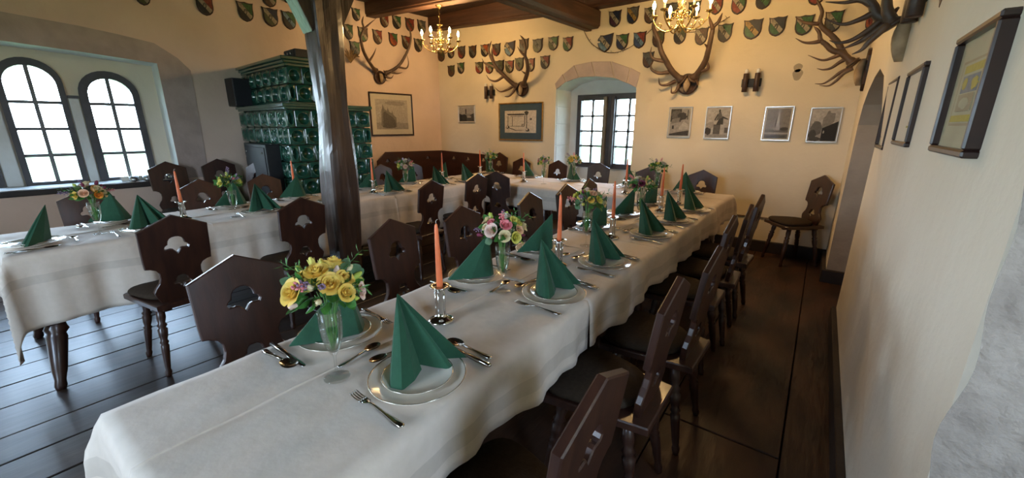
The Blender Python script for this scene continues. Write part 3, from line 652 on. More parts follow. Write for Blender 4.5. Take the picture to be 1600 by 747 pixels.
for i, yy in enumerate([.67, 1.39, 2.02, 2.68, 3.35, 3.86]):
    place_setting(-3.585, yy, 0, '%s aisle-side place of left table' % ORD[i], 'left table aisle side')
for i, yy in enumerate([.61, 1.38, 1.92, 2.75, 3.32, 3.86]):
    place_setting(-4.045, yy, pi, '%s window-side place of left table' % ORD[i], 'left table window side')
for i, (xx, yy) in enumerate([(-3.95, 4.77), (-3.20, 4.70), (-2.50, 4.72), (-1.70, 4.62), (-1.08, 4.57)]):
    place_setting(xx, yy, pi/2-.03, '%s place from the bench on back table' % ORD[i], 'back table', .7545)

# ---------------- candles ----------------
def make_candle():
    root = empty('candle_holder')
    m = MB(); m.lathe([(0, 0), (.044, 0), (.047, .003), (.046, .007), (.036, .013), (.024, .018), (.0185, .026), (.0175, .04), (.0175, .118), (.019, .121), (.0175, .124), (.0175, .126), (.028, .129), (.036, .133), (.037, .136), (.028, .134), (.014, .133), (.012, .128), (0, .128)], 28); m.build('holder_body', K['chrome'], root)
    m = MB()
    for a_ in range(5): a = a_*2*pi/5; m.tube([(.0172*cos(a), .0172*sin(a), .03), (.0180*cos(a), .0180*sin(a), .075), (.0172*cos(a), .0172*sin(a), .118)], .0026, 6)
    m.build('ribbing', K['chrome'], root)
    c = empty('taper_candle')
    m = MB(); m.lathe([(.0105, 0), (.0115, .01), (.0108, .06), (.0085, .15), (.0062, .215), (.0045, .228), (.001, .232)], 14); m.build('wax', K['candle'], c)
    m = MB(); m.tube([(0, 0, .231), (.0005, 0, .240), (-.004, .001, .2445), (-.010, .001, .244)], .0011, 6); m.build('wick', K['wick'], c)
    return root, c
ch0, ca0 = make_candle(); first = True
def candle(x, y, z, where):
    global first
    a, b = (ch0, ca0) if first else (copy_tree(ch0), copy_tree(ca0)); first = False
    a.location = (x, y, z); b.location = (x, y, z+.130); r_ = rnd.uniform(0, 6); a.rotation_euler = (0, 0, r_); b.rotation_euler = (rnd.uniform(-.015, .015), rnd.uniform(-.015, .015), r_+1)
    tag(a, 'silver candle holder with round foot, %s' % where, 'candle holder', 'silver candle holders')
    tag(b, 'unlit orange taper candle, %s' % where, 'candle', 'orange taper candles')
for i, yy in enumerate([.93, 1.715, 2.38, 3.42, 3.86]):
    candle(-1.01+(0, .03, .03, .01, .04)[i], yy, TZ+.001, '%s from the front on near table' % ORD[i])
for i, (xx, yy) in enumerate([(-3.76, .93), (-4.04, 1.90), (-3.74, 2.57), (-3.80, 3.63)]):
    candle(xx, yy, TZ+.001, '%s from the window end on left table' % ORD[i])
for i, (xx, yy) in enumerate([(-3.80, 4.36), (-2.97, 4.24), (-1.58, 4.12)]):
    candle(xx, yy, .7555, '%s from the left on back table' % ORD[i])

# ---------------- flowers in flutes ----------------
def rose_mesh(seed, open_=1.0):
    r_ = random.Random(seed); m = MB()
    def petal(R, h, tilt, ang, w, z0):
        vs = []; nu, nv = 5, 4
        for j in range(nv+1):
            f = j/nv
            for i in range(nu+1):
                g = (i/nu-.5)*2; a = ang+g*w*(.55+.45*sin(pi*min(1, f*.9)))
                rr_ = R*(.25+.75*f**.7)+tilt*f*f*R; zz = z0+h*(f**.8)*(1-.12*g*g)-(.22*h*f**4*tilt)
                vs.append((rr_*cos(a), rr_*sin(a), zz))
        m.add(vs, [[j*(nu+1)+i, j*(nu+1)+i+1, (j+1)*(nu+1)+i+1, (j+1)*(nu+1)+i] for j in range(nv) for i in range(nu)], 0, True)
    for k in range(10): petal(.14+.052*k, .98-.018*k, -.30+.032*k, k*2.4+.3, 1.25-.04*k, .05-.006*k)
    for k in range(5): petal(.66*open_, .86, .12, k*1.257+.2+r_.uniform(-.1, .1), .85, -.04)
    for k in range(6): petal(.86*open_, .74, .34, k*1.047+r_.uniform(-.15, .15), .72, -.08)
    m.lathe([(0, -.15), (.25, -.12), (.4, .0), (.3, .35), (0, .5)], 8)
    return m
ROSE = [rose_mesh(i, o).mesh('bloom', K['f_yellow']) for i, o in ((1, 1.0), (2, .85), (3, 1.1))]
bud_ = MB(); bud_.lathe([(0, -.3), (.35, -.15), (.5, .2), (.42, .65), (.22, .95), (.05, 1.0)], 9)
for k in range(4): bud_.add([(.5*cos(k*1.57+a)*q, .5*sin(k*1.57+a)*q, z) for a, q, z in ((-.5, .9, -.1), (.5, .9, -.1), (.2, 1.15, .8), (-.2, 1.15, .8))], [[0, 1, 2, 3]])
BUD = bud_.mesh('bud', K['f_lime'])
def leaf_mesh(w, l, curl):
    m = MB(); vs = []
    for i in range(6):
        f = i/5; ww = w*sin(pi*min(.97, f*.93+.03))**.8; vs += [(-ww, l*f, curl*f*f), (0, l*f, curl*f*f-.10*l*ww/max(w, 1e-4)), (ww, l*f, curl*f*f)]
    m.add(vs, [[i*3+k, i*3+k+1, i*3+k+4, i*3+k+3] for i in range(5) for k in range(2)], 0, True)
    return m
LEAF = leaf_mesh(.35, 1, -.25).mesh('leaf', K['leaf']); RLEAF = leaf_mesh(.48, .95, .1).mesh('round_leaf', K['leaf_grey'])
sg = MB(); sg.tube([(0, 0, 0), (.02, .01, .5), (.0, .04, 1.0)], [.012, .01, .005], 5)
for k in range(9):
    z = .25+.085*k; a = k*2.4; sg.add([(0, 0, z), (.16*cos(a)+.03*sin(a), .16*sin(a)-.03*cos(a), z+.08), (.24*cos(a), .24*sin(a), z+.16), (.14*cos(a)-.03*sin(a), .14*sin(a)+.03*cos(a), z+.09)], [[0, 1, 2, 3]])
SPRIG = sg.mesh('sprig', K['leaf'])
fl = MB()
for k in range(16):
    a = k*2.4; z = .45+.035*k; r0 = .05+.10*((k*7) % 5)/5
    fl.tube([(0, 0, z-.25), (r0*cos(a), r0*sin(a), z)], .006, 4); fl.lathe([(0, -.03), (.04, -.01), (.03, .035), (0, .05)], 6, M=TR(r0*cos(a), r0*sin(a), z))
FILL = fl.mesh('filler_spray', K['heath'])
def make_flute():
    root = empty('champagne_flute')
    m = MB(); m.lathe([(0, 0), (.034, 0), (.0355, .0012), (.034, .003), (.02, .006), (.007, .012), (.0042, .022), (.0040, .060), (.006, .070), (.0125, .080), (.021, .098), (.0275, .125), (.0305, .160), (.0310, .205), (.0300, .2055), (.0293, .160), (.0262, .125), (.0198, .099), (.0115, .083), (0, .0785)], 28); m.build('glass_body', K['glass'], root)
    m = MB(); m.lathe([(0, .080), (.0112, .084), (.0192, .099), (.0256, .125), (.0280, .150), (.0278, .1515), (0, .1515)], 20); m.build('water', K['water'], root)
    return root
flute0 = make_flute(); ffirst = True
def mesh_obj(name, me, parent, M, mtl=None):
    o = link(bpy.data.objects.new(name, me), parent); o.matrix_local = M
    if mtl is not None: o.material_slots[0].link = 'OBJECT'; o.material_slots[0].material = mtl
    return o
def bouquet(x, y, z, blooms, where, look, seed, rad=.088, detail=1.0):
    global ffirst; blooms = blooms+[(a, b, c*.86) for a, b, c in blooms[::2]]
    f = flute0 if ffirst else copy_tree(flute0); ffirst = False
    f.location = (x, y, z); tag(f, 'clear champagne flute used as vase, %s' % where, 'glass', 'flute vases')
    r_ = random.Random(seed)
    b = tag(empty('flower_bouquet', (x, y, z+.205)), '%s in a flute, %s' % (look, where), 'bouquet', 'table bouquets')
    m = MB()
    for k in range(13):
        a = r_.uniform(0, 6.28); q = r_.uniform(.1, 1); m.tube(smooth_pts([(.009*q*cos(a+2), .009*q*sin(a+2), -.118), (.016*q*cos(a+.5), .016*q*sin(a+.5), -.06), (.021*q*cos(a), .021*q*sin(a), .0), (.045*q*cos(a), .045*q*sin(a), .05)], 3), .0017, 5)
    m.build('stems', K['stem'], b)
    C0 = Vector((0, 0, .065)); n = len(blooms); pts = []
    for k, (kind, col, s_) in enumerate(blooms):
        s_ *= 1.12; best = None
        for t in range(30):
            ph_ = r_.uniform(0, 6.28); ct = r_.uniform(-.30, 1); st = sqrt(1-ct*ct); d = Vector((st*cos(ph_), st*sin(ph_), ct))
            md = min([(d-q).length for q in pts] or [9])
            if best is None or md > best[0]: best = (md, d)
        d = best[1]; pts.append(d)
        p = C0+Vector((d.x*rad*.92, d.y*rad*.92, d.z*rad*.66))*r_.uniform(.82, 1.0)
        R_ = Vector((0, 0, 1)).rotation_difference((d+Vector((0, 0, .35))).normalized()).to_matrix().to_4x4() @ RZ(r_.uniform(0, 6))
        if kind == 'rose': mesh_obj('bloom', ROSE[k % 3], b, Matrix.Translation(p-d*s_*.3) @ R_ @ Matrix.Diagonal((s_, s_, s_, 1)), K['f_'+col])
        else: mesh_obj('bud', BUD, b, Matrix.Translation(p) @ R_ @ Matrix.Diagonal((s_, s_, s_*1.4, 1)), K['f_'+col])
    for k in range(int(78*detail)):
        ph_ = r_.uniform(0, 6.28); ct = r_.uniform(-.65, .75); st = sqrt(1-ct*ct); d = Vector((st*cos(ph_), st*sin(ph_), ct))
        p = C0+Vector((d.x*rad*.80, d.y*rad*.80, d.z*rad*.56))*r_.uniform(.55, 1.0); s_ = r_.uniform(.022, .042)
        q = Vector((0, 1, 0)).rotation_difference((d+Vector((r_.uniform(-.4, .4), r_.uniform(-.4, .4), r_.uniform(-.2, .5)))).normalized()).to_matrix().to_4x4()
        mesh_obj('leaf', LEAF if r_.random() < .7 else RLEAF, b, Matrix.Translation(p) @ q @ RY(r_.uniform(-1, 1)) @ Matrix.Diagonal((s_, s_, s_, 1)))
    for k in range(int(6*detail)):
        ph_ = r_.uniform(0, 6.28); ct = r_.uniform(-.05, .8); st = sqrt(1-ct*ct); d = Vector((st*cos(ph_), st*sin(ph_), ct))
        s_ = r_.uniform(.06, .095); q = Vector((0, 0, 1)).rotation_difference(d).to_matrix().to_4x4()
        me = (SPRIG, FILL)[k % 2]
        mesh_obj('sprig' if k % 2 == 0 else 'filler_spray', me, b, Matrix.Translation(C0+d*rad*.50) @ q @ Matrix.Diagonal((s_, s_, s_, 1)), (None if k % 2 == 0 else K['heath'] if k % 4 == 1 else K['f_pink']))
    return b
yel = [('rose', 'lemon', .024), ('rose', 'yellow', .022), ('rose', 'yellow', .026), ('rose', 'lemon', .025), ('rose', 'yellow', .027), ('rose', 'cream', .026), ('rose', 'yellow', .024), ('bud', 'lime', .014), ('bud', 'lime', .015), ('rose', 'lemon', .020), ('bud', 'cream', .014), ('rose', 'blush', .018), ('bud', 'cream', .013), ('bud', 'blush', .013), ('bud', 'lemon', .015), ('rose', 'cream', .018), ('bud', 'blush', .012), ('bud', 'white', .012)]
mix = [('rose', 'blush', .024), ('rose', 'pink', .022), ('rose', 'cream', .022), ('rose', 'white', .018), ('rose', 'lemon', .024), ('bud', 'lime', .015), ('rose', 'cream', .022), ('bud', 'plum', .014), ('rose', 'pink', .018), ('bud', 'lime', .015), ('rose', 'peach', .018), ('bud', 'lemon', .014), ('bud', 'pink', .010), ('bud', 'plum', .012), ('rose', 'cream', .018)]
crm = [('rose', 'lemon', .024), ('rose', 'cream', .025), ('rose', 'yellow', .022), ('rose', 'peach', .019), ('bud', 'lemon', .015), ('rose', 'cream', .02), ('bud', 'lime', .014), ('rose', 'blush', .018), ('bud', 'plum', .013), ('bud', 'cream', .014), ('bud', 'blush', .012), ('rose', 'lemon', .018)]
plm = [('rose', 'cream', .022), ('rose', 'peach', .022), ('rose', 'blush', .020), ('rose', 'plum', .02), ('bud', 'plum', .016), ('rose', 'white', .018), ('bud', 'lime', .013), ('rose', 'plum', .02), ('bud', 'cream', .014), ('bud', 'plum', .015)]
wht = [('rose', 'white', .022), ('rose', 'cream', .022), ('rose', 'lemon', .02), ('bud', 'lime', .014), ('rose', 'white', .018), ('bud', 'white', .014), ('rose', 'cream', .02), ('bud', 'lilac', .012), ('bud', 'cream', .013)]
pnk = [('rose', 'pink', .022), ('rose', 'lemon', .023), ('rose', 'white', .02), ('rose', 'blush', .02), ('bud', 'lilac', .015), ('rose', 'blush', .018), ('bud', 'lime', .013), ('bud', 'lilac', .014), ('rose', 'white', .018)]
org = [('rose', 'orange', .026), ('rose', 'peach', .024), ('rose', 'cream', .02), ('rose', 'lemon', .022), ('bud', 'plum', .016), ('rose', 'blush', .02), ('bud', 'lime', .014), ('rose', 'cream', .02), ('bud', 'plum', .015), ('rose', 'yellow', .02)]
bouquet(-.99, .51, TZ+.001, yel, 'at the front of near table', 'yellow and cream rose bouquet', 12, .098, 1.3)
bouquet(-1.00, 1.28, TZ+.001, mix, 'second from the front on near table', 'pink, white and yellow bouquet', 23, .098, 1.1)
bouquet(-1.03, 2.12, TZ+.001, crm, 'third from the front on near table', 'cream and yellow rose bouquet', 31, .098)
bouquet(-1.01, 2.95, TZ+.001, plm, 'fourth from the front on near table', 'dark plum and peach bouquet', 44, .095)
bouquet(-1.32, 4.30, .7555, wht, 'near the right end of back table', 'small white and green bouquet', 51, .10)
bouquet(-2.46, 4.62, .7555, crm, 'on back table before the window', 'pale yellow bouquet', 57, .085)
bouquet(-2.66, 4.22, .7555, pnk, 'in the middle of back table', 'loose green, white and pink bouquet', 62, .082)
bouquet(-3.74, 4.52, .7555, wht, 'at the left end of back table', 'cream and white bouquet', 73, .092)
bouquet(-3.66, 2.94, TZ+.001, pnk, 'on left table beyond the post', 'pink, lilac and lemon bouquet', 81, .095)
bouquet(-3.56, 1.20, TZ+.001, [(a, ('lemon' if c in ('white', 'cream') else c), s) for a, c, s in wht], 'second from the window end of left table', 'pale lemon and white bouquet', 94, .088)
bouquet(-3.68, .46, TZ+.001, org, 'at the window end of left table', 'orange, peach and plum bouquet', 99, .092)
# ---------------- tiled stove ----------------
stv = tag(empty('tiled_stove', tuple(LW(3.363, 0))), 'green glazed tiled stove with round dished tiles in the left back corner', 'stove')
sl = Matrix.Translation(-LW(3.363, 0)) @ Matrix(((-LT.x, LN.x, 0, 0), (-LT.y, LN.y, 0, 0), (0, 0, 1, 0), (0, 0, 0, 1)))
# stove axes: a runs towards the back wall, b out of the left wall
SM = Matrix.Translation(LW(3.363, 0)-LW(3.363, 0)) @ Matrix(((-LT.x, LN.x, 0, 0), (-LT.y, LN.y, 0, 0), (0, 0, 1, 0), (0, 0, 0, 1)))
SW, SD = 1.57, .985
m = MB(); m.box(.060, SD-.05, .01, SW-.060, FZ, 1.62, M=SM); m.build('body', K['tile_edge'], stv)
m = MB(); m.box(.16, SD-.36, .01, SW-.16, 1.62, 2.08, M=SM); m.build('upper_body', K['tile_edge'], stv)
def cornice(x0, x1, y0, y1, zs):
    m = MB()
    for (z0, z1, e) in zs: m.box(x0-e, x1+e, y0, y1+e, z0, z1, M=SM, c=.006)
    m.build('cornice', K['tile'], stv)
cornice(0, SD, .005, SW, [(1.605, 1.635, .004), (1.63, 1.665, .028)])
cornice(.10, SD-.30, .005, SW-.10, [(1.66, 1.69, .01), (2.055, 2.085, .006), (2.085, 2.115, .028), (2.115, 2.15, .055)])
cornice(0, SD, .005, SW, [(FZ, .10, .02)])
def tile_mesh(w, h, rings):
    m = MB(); k = 26; rw = min(w, h)*.40; rx = min(w*.42, rw*1.15) if w > h else w*.40; rz = h*.40; t = .012; vs = []; fs = []
    def sq(i, f):
        a = 2*pi*i/k; c, s_ = cos(a), sin(a); mx = max(abs(c), abs(s_)); return (c/mx*w/2*f, s_/mx*h/2*f)
    lay = [[(*sq(i, 1), 0) for i in range(k)], [(*sq(i, .985), t*.8) for i in range(k)], [(*sq(i, .95), t) for i in range(k)]]
    dish = [(1.0, t), (.97, t+.007), (.90, t+.008), (.84, t+.001), (.72, -.012), (.55, -.026), (.3, -.038), (0.06, -.042)] if not rings else [(1.0, t), (.95, t+.010), (.86, t+.002), (.76, -.004), (.70, .008), (.60, -.008), (.54, -.014), (.48, -.002), (.38, -.016), (.28, -.020), (.2, -.006), (.06, -.004)]
    for f, z in dish: lay.append([(rx*f*cos(2*pi*i/k), rz*f*sin(2*pi*i/k), z) for i in range(k)])
    for l in lay: vs += l
    for j in range(len(lay)-1):
        for i in range(k): q = (i+1) % k; fs.append([j*k+i, j*k+q, (j+1)*k+q, (j+1)*k+i])
    fs.append([(len(lay)-1)*k+i for i in range(k)])
    m.add(vs, fs, 0, False); me = m.mesh('tile', K['tile'])
    me.polygons.foreach_set('use_smooth', [False]*(2*k)+[True]*(len(fs)-2*k)); return me
TM = {}
def tile(w, h, rings, P, Mface):
    key = (round(w, 3), round(h, 3), rings)
    if key not in TM: TM[key] = tile_mesh(w-.006, h-.006, rings)
    o = link(bpy.data.objects.new('tile', TM[key]), stv); o.matrix_local = Mface @ TR(*P)
# right face (normal +b): local x along a, y up, z out
FR = SM @ Matrix(((1, 0, 0, 0), (0, 0, 1, SW-.012), (0, 1, 0, 0), (0, 0, 0, 1)))
FR = SM @ Matrix(((1, 0, 0, 0), (0, 0, 1, SW-.010), (0, 1, 0, 0), (0, 0, 0, 1))) @ Matrix.Identity(4)
FF = SM @ Matrix(((0, 0, -1, .010), (1, 0, 0, 0), (0, 1, 0, 0), (0, 0, 0, 1)))          # front face (normal -a): local x along b
FRU = SM @ Matrix(((1, 0, 0, 0), (0, 0, 1, SW-.110), (0, 1, 0, 0), (0, 0, 0, 1)))
FFU = SM @ Matrix(((0, 0, -1, .110), (1, 0, 0, 0), (0, 1, 0, 0), (0, 0, 0, 1)))
RH = .188
for r_ in range(8):
    zc = 1.600-RH/2-RH*r_; hw = .0895
    xs = [0, hw]+[hw+.179*i for i in range(1, 6)] if r_ % 2 == 0 else [.179*i for i in range(0, 6)]+[SD]
    if r_ % 2 == 0: xs = [0, .0875, .267, .446, .625, .805, SD]
    else: xs = [0, .179, .358, .537, .716, .895, SD]
    for a, b in zip(xs, xs[1:]): tile(b-a, RH, False, ((a+b)/2, zc, 0), FR)
    fx = [0, .10, .355, .61, .865, 1.12, 1.345, SW] if r_ % 2 else [0, .225, .45, .705, .96, 1.215, 1.46, SW]
    fx = [SW-v for v in ([0, .27, .525, .78, 1.035, 1.29, SW] if r_ % 2 == 0 else [0, .13, .29, .525, .78, 1.035, 1.29, SW])][::-1]
    for a, b in zip(fx, fx[1:]): tile(b-a, RH, True, ((a+b)/2, zc, 0), FF)
for r_ in range(2):
    zc = 2.055-.0915-.183*r_
    xs = [.10, .26, .44, .62, SD-.30] if r_ == 0 else [.10, .18, .36, .54, SD-.30]
    for a, b in zip(xs, xs[1:]): tile(b-a, .183, False, ((a+b)/2, zc, 0), FRU)
    n_ = 6; L_ = SW-.11
    for i in range(n_): tile(L_/n_, .183, False, (L_*(i+.5)/n_+.01, zc, 0), FFU)
m = MB(); m.box(-.15, .0, SW-1.02, SW-.30, .12, 1.225, M=SM, c=.006); m.box(-.158, -.15, SW-.98, SW-.34, .2, 1.19, M=SM, c=.003); m.build('fire_door', K['iron'], stv)
m = MB()
for a_, z_ in ((SW-.40, 1.13), (SW-.92, 1.13)): m.lathe([(.012, 0), (.012, .008), (.006, .012)], 8, M=SM @ TR(-.158, a_, z_) @ RY(-pi/2))
m.build('rivet', K['tin'], stv)
spk = tag(empty('loudspeaker', tuple(LW(3.375, 1.667, .145))), 'black box loudspeaker standing on the left ledge of the green stove', 'loudspeaker')
m = MB(); Msp = Matrix(((LT.x, LN.x, 0, 0), (LT.y, LN.y, 0, 0), (0, 0, 1, 0), (0, 0, 0, 1))) @ RZ(.10)
m.box(-.11, .09, -.10, .12, 0, .335, M=Msp, c=.006); m.build('cabinet', K['black'], spk)
m = MB(); m.box(-.105, .085, .12, .135, .008, .327, M=Msp, c=.004); m.build('grille', K['speaker_cloth'], spk)
rc = tag(empty('stereo_receiver', tuple(LW(3.363-.30, 2.152, 1.30))), 'small black stereo receiver lying on top of the green stove', 'receiver')
m = MB(); Mr = SM @ TR(0, 0, 0); m.box(-.09, .13, -.10, .20, 0, .085, M=Mr, c=.004); m.build('case', K['black'], rc)
m = MB(); m.box(-.096, -.09, -.09, .19, .012, .075, M=Mr); fp_ = m.build('front_panel', K['iron'], rc)
for k in range(3): m = MB(); m.lathe([(.014, 0), (.013, .012)], 10, M=Mr @ TR(-.096, -.05+.08*k, .042) @ RY(-pi/2)); m.build('knob', K['tin'], fp_)
m = MB(); Md = SM; m.lathe([(0, 0), (.09, 0), (.10, .02), (.07, .03), (0, .03)], 16); o = m.build('dish', K['black']); o.location = LW(3.363-.28, 2.151, .55); tag(o, 'small flat dark dish on the top left of the green stove', 'dish')

# ---------------- painted shields ----------------
SHO = [(-.5, .60), (-.40, .565), (-.27, .545), (-.12, .57), (0, .60), (.12, .57), (.27, .545), (.40, .565), (.5, .60), (.455, .40), (.445, .2), (.46, .0), (.44, -.2), (.36, -.40), (.22, -.54), (0, -.63), (-.22, -.54), (-.36, -.40), (-.44, -.2), (-.46, .0), (-.445, .2), (-.455, .40)]
SHN = [(-.33, .50), (-.1, .47), (.2, .50), (.5, .56), (.47, .3), (.46, .05), (.40, -.22), (.25, -.46), (.0, -.62), (-.22, -.50), (-.40, -.30), (-.46, -.08), (-.50, .02), (-.32, .03), (-.27, .13), (-.33, .22), (-.5, .16), (-.46, .30), (-.37, .40)]
def clip(poly, nx, ny, d):
    out = []
    for i, p in enumerate(poly):
        q = poly[(i+1) % len(poly)]; a = p[0]*nx+p[1]*ny-d; b = q[0]*nx+q[1]*ny-d
        if a >= 0: out.append(p)
        if a*b < 0: t = a/(a-b); out.append((p[0]+(q[0]-p[0])*t, p[1]+(q[1]-p[1])*t))
    return out
def shield_meshes(ol):
    cx = 0; inner = [(x*.84, (y-.0)*.85) for x, y in ol]; q = RX(pi/2)
    r_ = MB(); r_.prism(ol, 0, .10, c=.03, M=q)
    n = (.78, .62); ln = hypot(*n); n = (n[0]/ln, n[1]/ln); hw = .125
    up = clip(inner, n[0], n[1], hw+.012); lo = clip(inner, -n[0], -n[1], hw+.012); bd = clip(clip(inner, n[0], n[1], -hw), -n[0], -n[1], -hw)
    M_ = []
    for nm, pl in (('upper_field', up), ('lower_field', lo), ('diagonal_band', bd)):
        b_ = MB(); b_.prism(pl, .085, .125, M=q); M_.append((nm, b_.mesh(nm, K['p_cream'])))
    ci = MB(); pts = [(-.02+.14*sin(t*1.0)*cos(t*.5), .0+.20*cos(t*1.0)*sin(t*.37+.6)) for t in [k*.45 for k in range(26)]]
    ci.tube([(x, -.132, z) for x, z in pts], .011, 4); ci.tube([(-.02, -.132, .16), (.03, -.132, -.02), (-.03, -.132, -.2)], .012, 4)
    return r_.mesh('shield', K['shield_rim']), M_, ci.mesh('monogram', K['ink'])
SHM = shield_meshes(SHO); SHM2 = shield_meshes(SHN)
def shield(P, M3, w, h, cols, label, group, notch=False, mono=True):
    rim, fld, ci = SHM2 if notch else SHM
    o = link(bpy.data.objects.new('wall_shield', rim)); o.matrix_world = Matrix.Translation(P) @ M3 @ Matrix.Diagonal((w, .20, h/1.22, 1))
    tag(o, label, 'shield', group)
    for (nm, me), c in zip(fld, cols): f_ = mesh_obj(nm, me, o, I4, K['p_'+c])
    if mono: mesh_obj('monogram', ci, f_, I4, K['ink'])
MLS = Matrix(((-LT.x, -LN.x, 0, 0), (-LT.y, -LN.y, 0, 0), (0, 0, 1, 0), (0, 0, 0, 1)))   # x to the viewer's right, -y into the room
MLS = Matrix(((-LT.x, -LN.x, 0, 0), (-LT.y, -LN.y, 0, 0), (0, 0, 1, 0), (0, 0, 0, 1)))
ORDW = ['first', 'second', 'third', 'fourth', 'fifth', 'sixth', 'seventh', 'eighth', 'ninth', 'tenth', 'eleventh', 'twelfth', 'thirteenth', 'fourteenth']
SL= [[4.105, 2.809, 0.145, 0.184], [3.528, 2.826, 0.185, 0.215], [3.094, 2.839, 0.193, 0.228], [2.802, 2.828, 0.201, 0.229], [2.567, 2.829, 0.187, 0.228], [2.789, 3.059, 0.191, 0.218], [1.562, 3.082, 0.139, 0.181], [1.715, 2.816, 0.156, 0.217], [1.473, 2.817, 0.176, 0.214], [1.076, 3.085, 0.166, 0.21], [0.842, 3.096, 0.174, 0.205], [0.583, 3.1, 0.184, 0.211], [0.337, 3.11, 0.179, 0.216], [1.222, 2.817, 0.174, 0.22], [0.932, 2.82, 0.173, 0.207], [0.683, 2.811, 0.169, 0.213], [0.433, 2.799, 0.178, 0.219], [1.63, 2.593, 0.172, 0.214]]
SB= [[-5.853, 2.664, 0.182, 0.183], [-5.606, 2.695, 0.175, 0.179], [-5.346, 2.681, 0.184, 0.206], [-5.085, 2.666, 0.176, 0.202], [-4.811, 2.66, 0.183, 0.198], [-4.563, 2.646, 0.176, 0.194], [-4.286, 2.638, 0.219, 0.237], [-4.009, 2.657, 0.184, 0.194], [-3.75, 2.626, 0.188, 0.199], [-3.472, 2.628, 0.179, 0.194], [-3.225, 2.593, 0.171, 0.198], [-2.636, 2.548, 0.229, 0.245], [-5.611, 2.396, 0.177, 0.194], [-5.372, 2.426, 0.171, 0.19], [-4.937, 2.4, 0.188, 0.194], [-4.717, 2.383, 0.182, 0.19], [-4.497, 2.386, 0.189, 0.197], [-4.29, 2.367, 0.183, 0.194], [-4.093, 2.39, 0.176, 0.199], [-3.871, 2.361, 0.146, 0.196], [-3.611, 2.379, 0.174, 0.191], [-2.513, 2.831, 0.174, 0.204], [-2.27, 2.84, 0.166, 0.207], [-2.04, 2.807, 0.158, 0.195], [-1.77, 2.816, 0.173, 0.196], [-1.505, 2.795, 0.148, 0.183], [-1.262, 2.807, 0.154, 0.205], [-1.024, 2.778, 0.166, 0.207], [-0.782, 2.779, 0.163, 0.175], [-2.391, 2.533, 0.182, 0.199], [-2.152, 2.53, 0.173, 0.202], [-1.906, 2.515, 0.164, 0.197], [-1.642, 2.525, 0.163, 0.198], [-1.389, 2.487, 0.154, 0.193], [-1.132, 2.494, 0.166, 0.201], [-0.848, 2.498, 0.194, 0.208], [-0.613, 2.498, 0.171, 0.195], [-0.367, 2.479, 0.172, 0.196], [-0.117, 2.48, 0.161, 0.207], [0.173, 2.442, 0.06, 0.141], [-0.538, 2.771, 0.165, 0.175], [-0.3, 2.745, 0.155, 0.17], [-2.016, 2.278, 0.153, 0.196]]
A1= [[[-6.007, 4.359, 2.293], [-5.938, 4.207, 2.401], [-5.876, 4.086, 2.514], [-5.832, 4.024, 2.63], [-5.809, 4.01, 2.724], [-5.793, 4.056, 2.842], [-5.797, 4.045, 2.924], [-5.807, 4.084, 3.018]], [[-5.794, 4.049, 2.82], [-5.746, 4.128, 2.904], [-5.698, 4.223, 2.992]], [[-5.937, 4.218, 2.425], [-5.892, 4.272, 2.525], [-5.85, 4.294, 2.612]], [[-5.992, 4.534, 2.27], [-5.909, 4.652, 2.339], [-5.846, 4.736, 2.423], [-5.785, 4.803, 2.552], [-5.739, 4.863, 2.696], [-5.721, 4.89, 2.822], [-5.722, 4.884, 2.929], [-5.741, 4.842, 3.038]], [[-5.848, 4.712, 2.373], [-5.811, 4.831, 2.367], [-5.782, 4.861, 2.448], [-5.758, 4.821, 2.567]], [[-5.914, 4.589, 2.286], [-5.867, 4.676, 2.272], [-5.82, 4.75, 2.292]], [[-5.993, 4.52, 2.221], [-5.945, 4.605, 2.199], [-5.903, 4.635, 2.253]]]
A1c= [-6.039, 4.458, 2.204]
A2= [[[-4.101, 5.64, 2.049], [-4.196, 5.564, 2.134], [-4.277, 5.497, 2.231], [-4.355, 5.45, 2.316], [-4.406, 5.419, 2.414], [-4.458, 5.403, 2.513], [-4.484, 5.401, 2.612], [-4.438, 5.417, 2.728]], [[-4.402, 5.419, 2.421], [-4.4, 5.379, 2.519], [-4.376, 5.339, 2.606]], [[-4.355, 5.45, 2.323], [-4.488, 5.424, 2.379], [-4.573, 5.397, 2.411], [-4.602, 5.37, 2.481]], [[-4.259, 5.497, 2.202], [-4.392, 5.47, 2.137], [-4.507, 5.443, 2.163], [-4.554, 5.417, 2.235]], [[-4.158, 5.64, 2.066], [-4.291, 5.613, 2.006], [-4.407, 5.587, 1.985], [-4.495, 5.56, 2.049]], [[-4.129, 5.64, 2.036], [-4.176, 5.613, 1.95], [-4.232, 5.587, 1.9], [-4.289, 5.56, 1.901]], [[-3.972, 5.64, 2.071], [-3.864, 5.561, 2.183], [-3.802, 5.507, 2.268], [-3.782, 5.451, 2.38], [-3.798, 5.423, 2.456], [-3.778, 5.405, 2.543], [-3.803, 5.402, 2.66], [-3.889, 5.417, 2.747]], [[-3.79, 5.423, 2.449], [-3.849, 5.383, 2.508], [-3.881, 5.343, 2.577]], [[-3.842, 5.561, 2.211], [-3.873, 5.521, 2.227], [-3.902, 5.481, 2.259]]]
A2c= [-4.027, 5.68, 2.013]
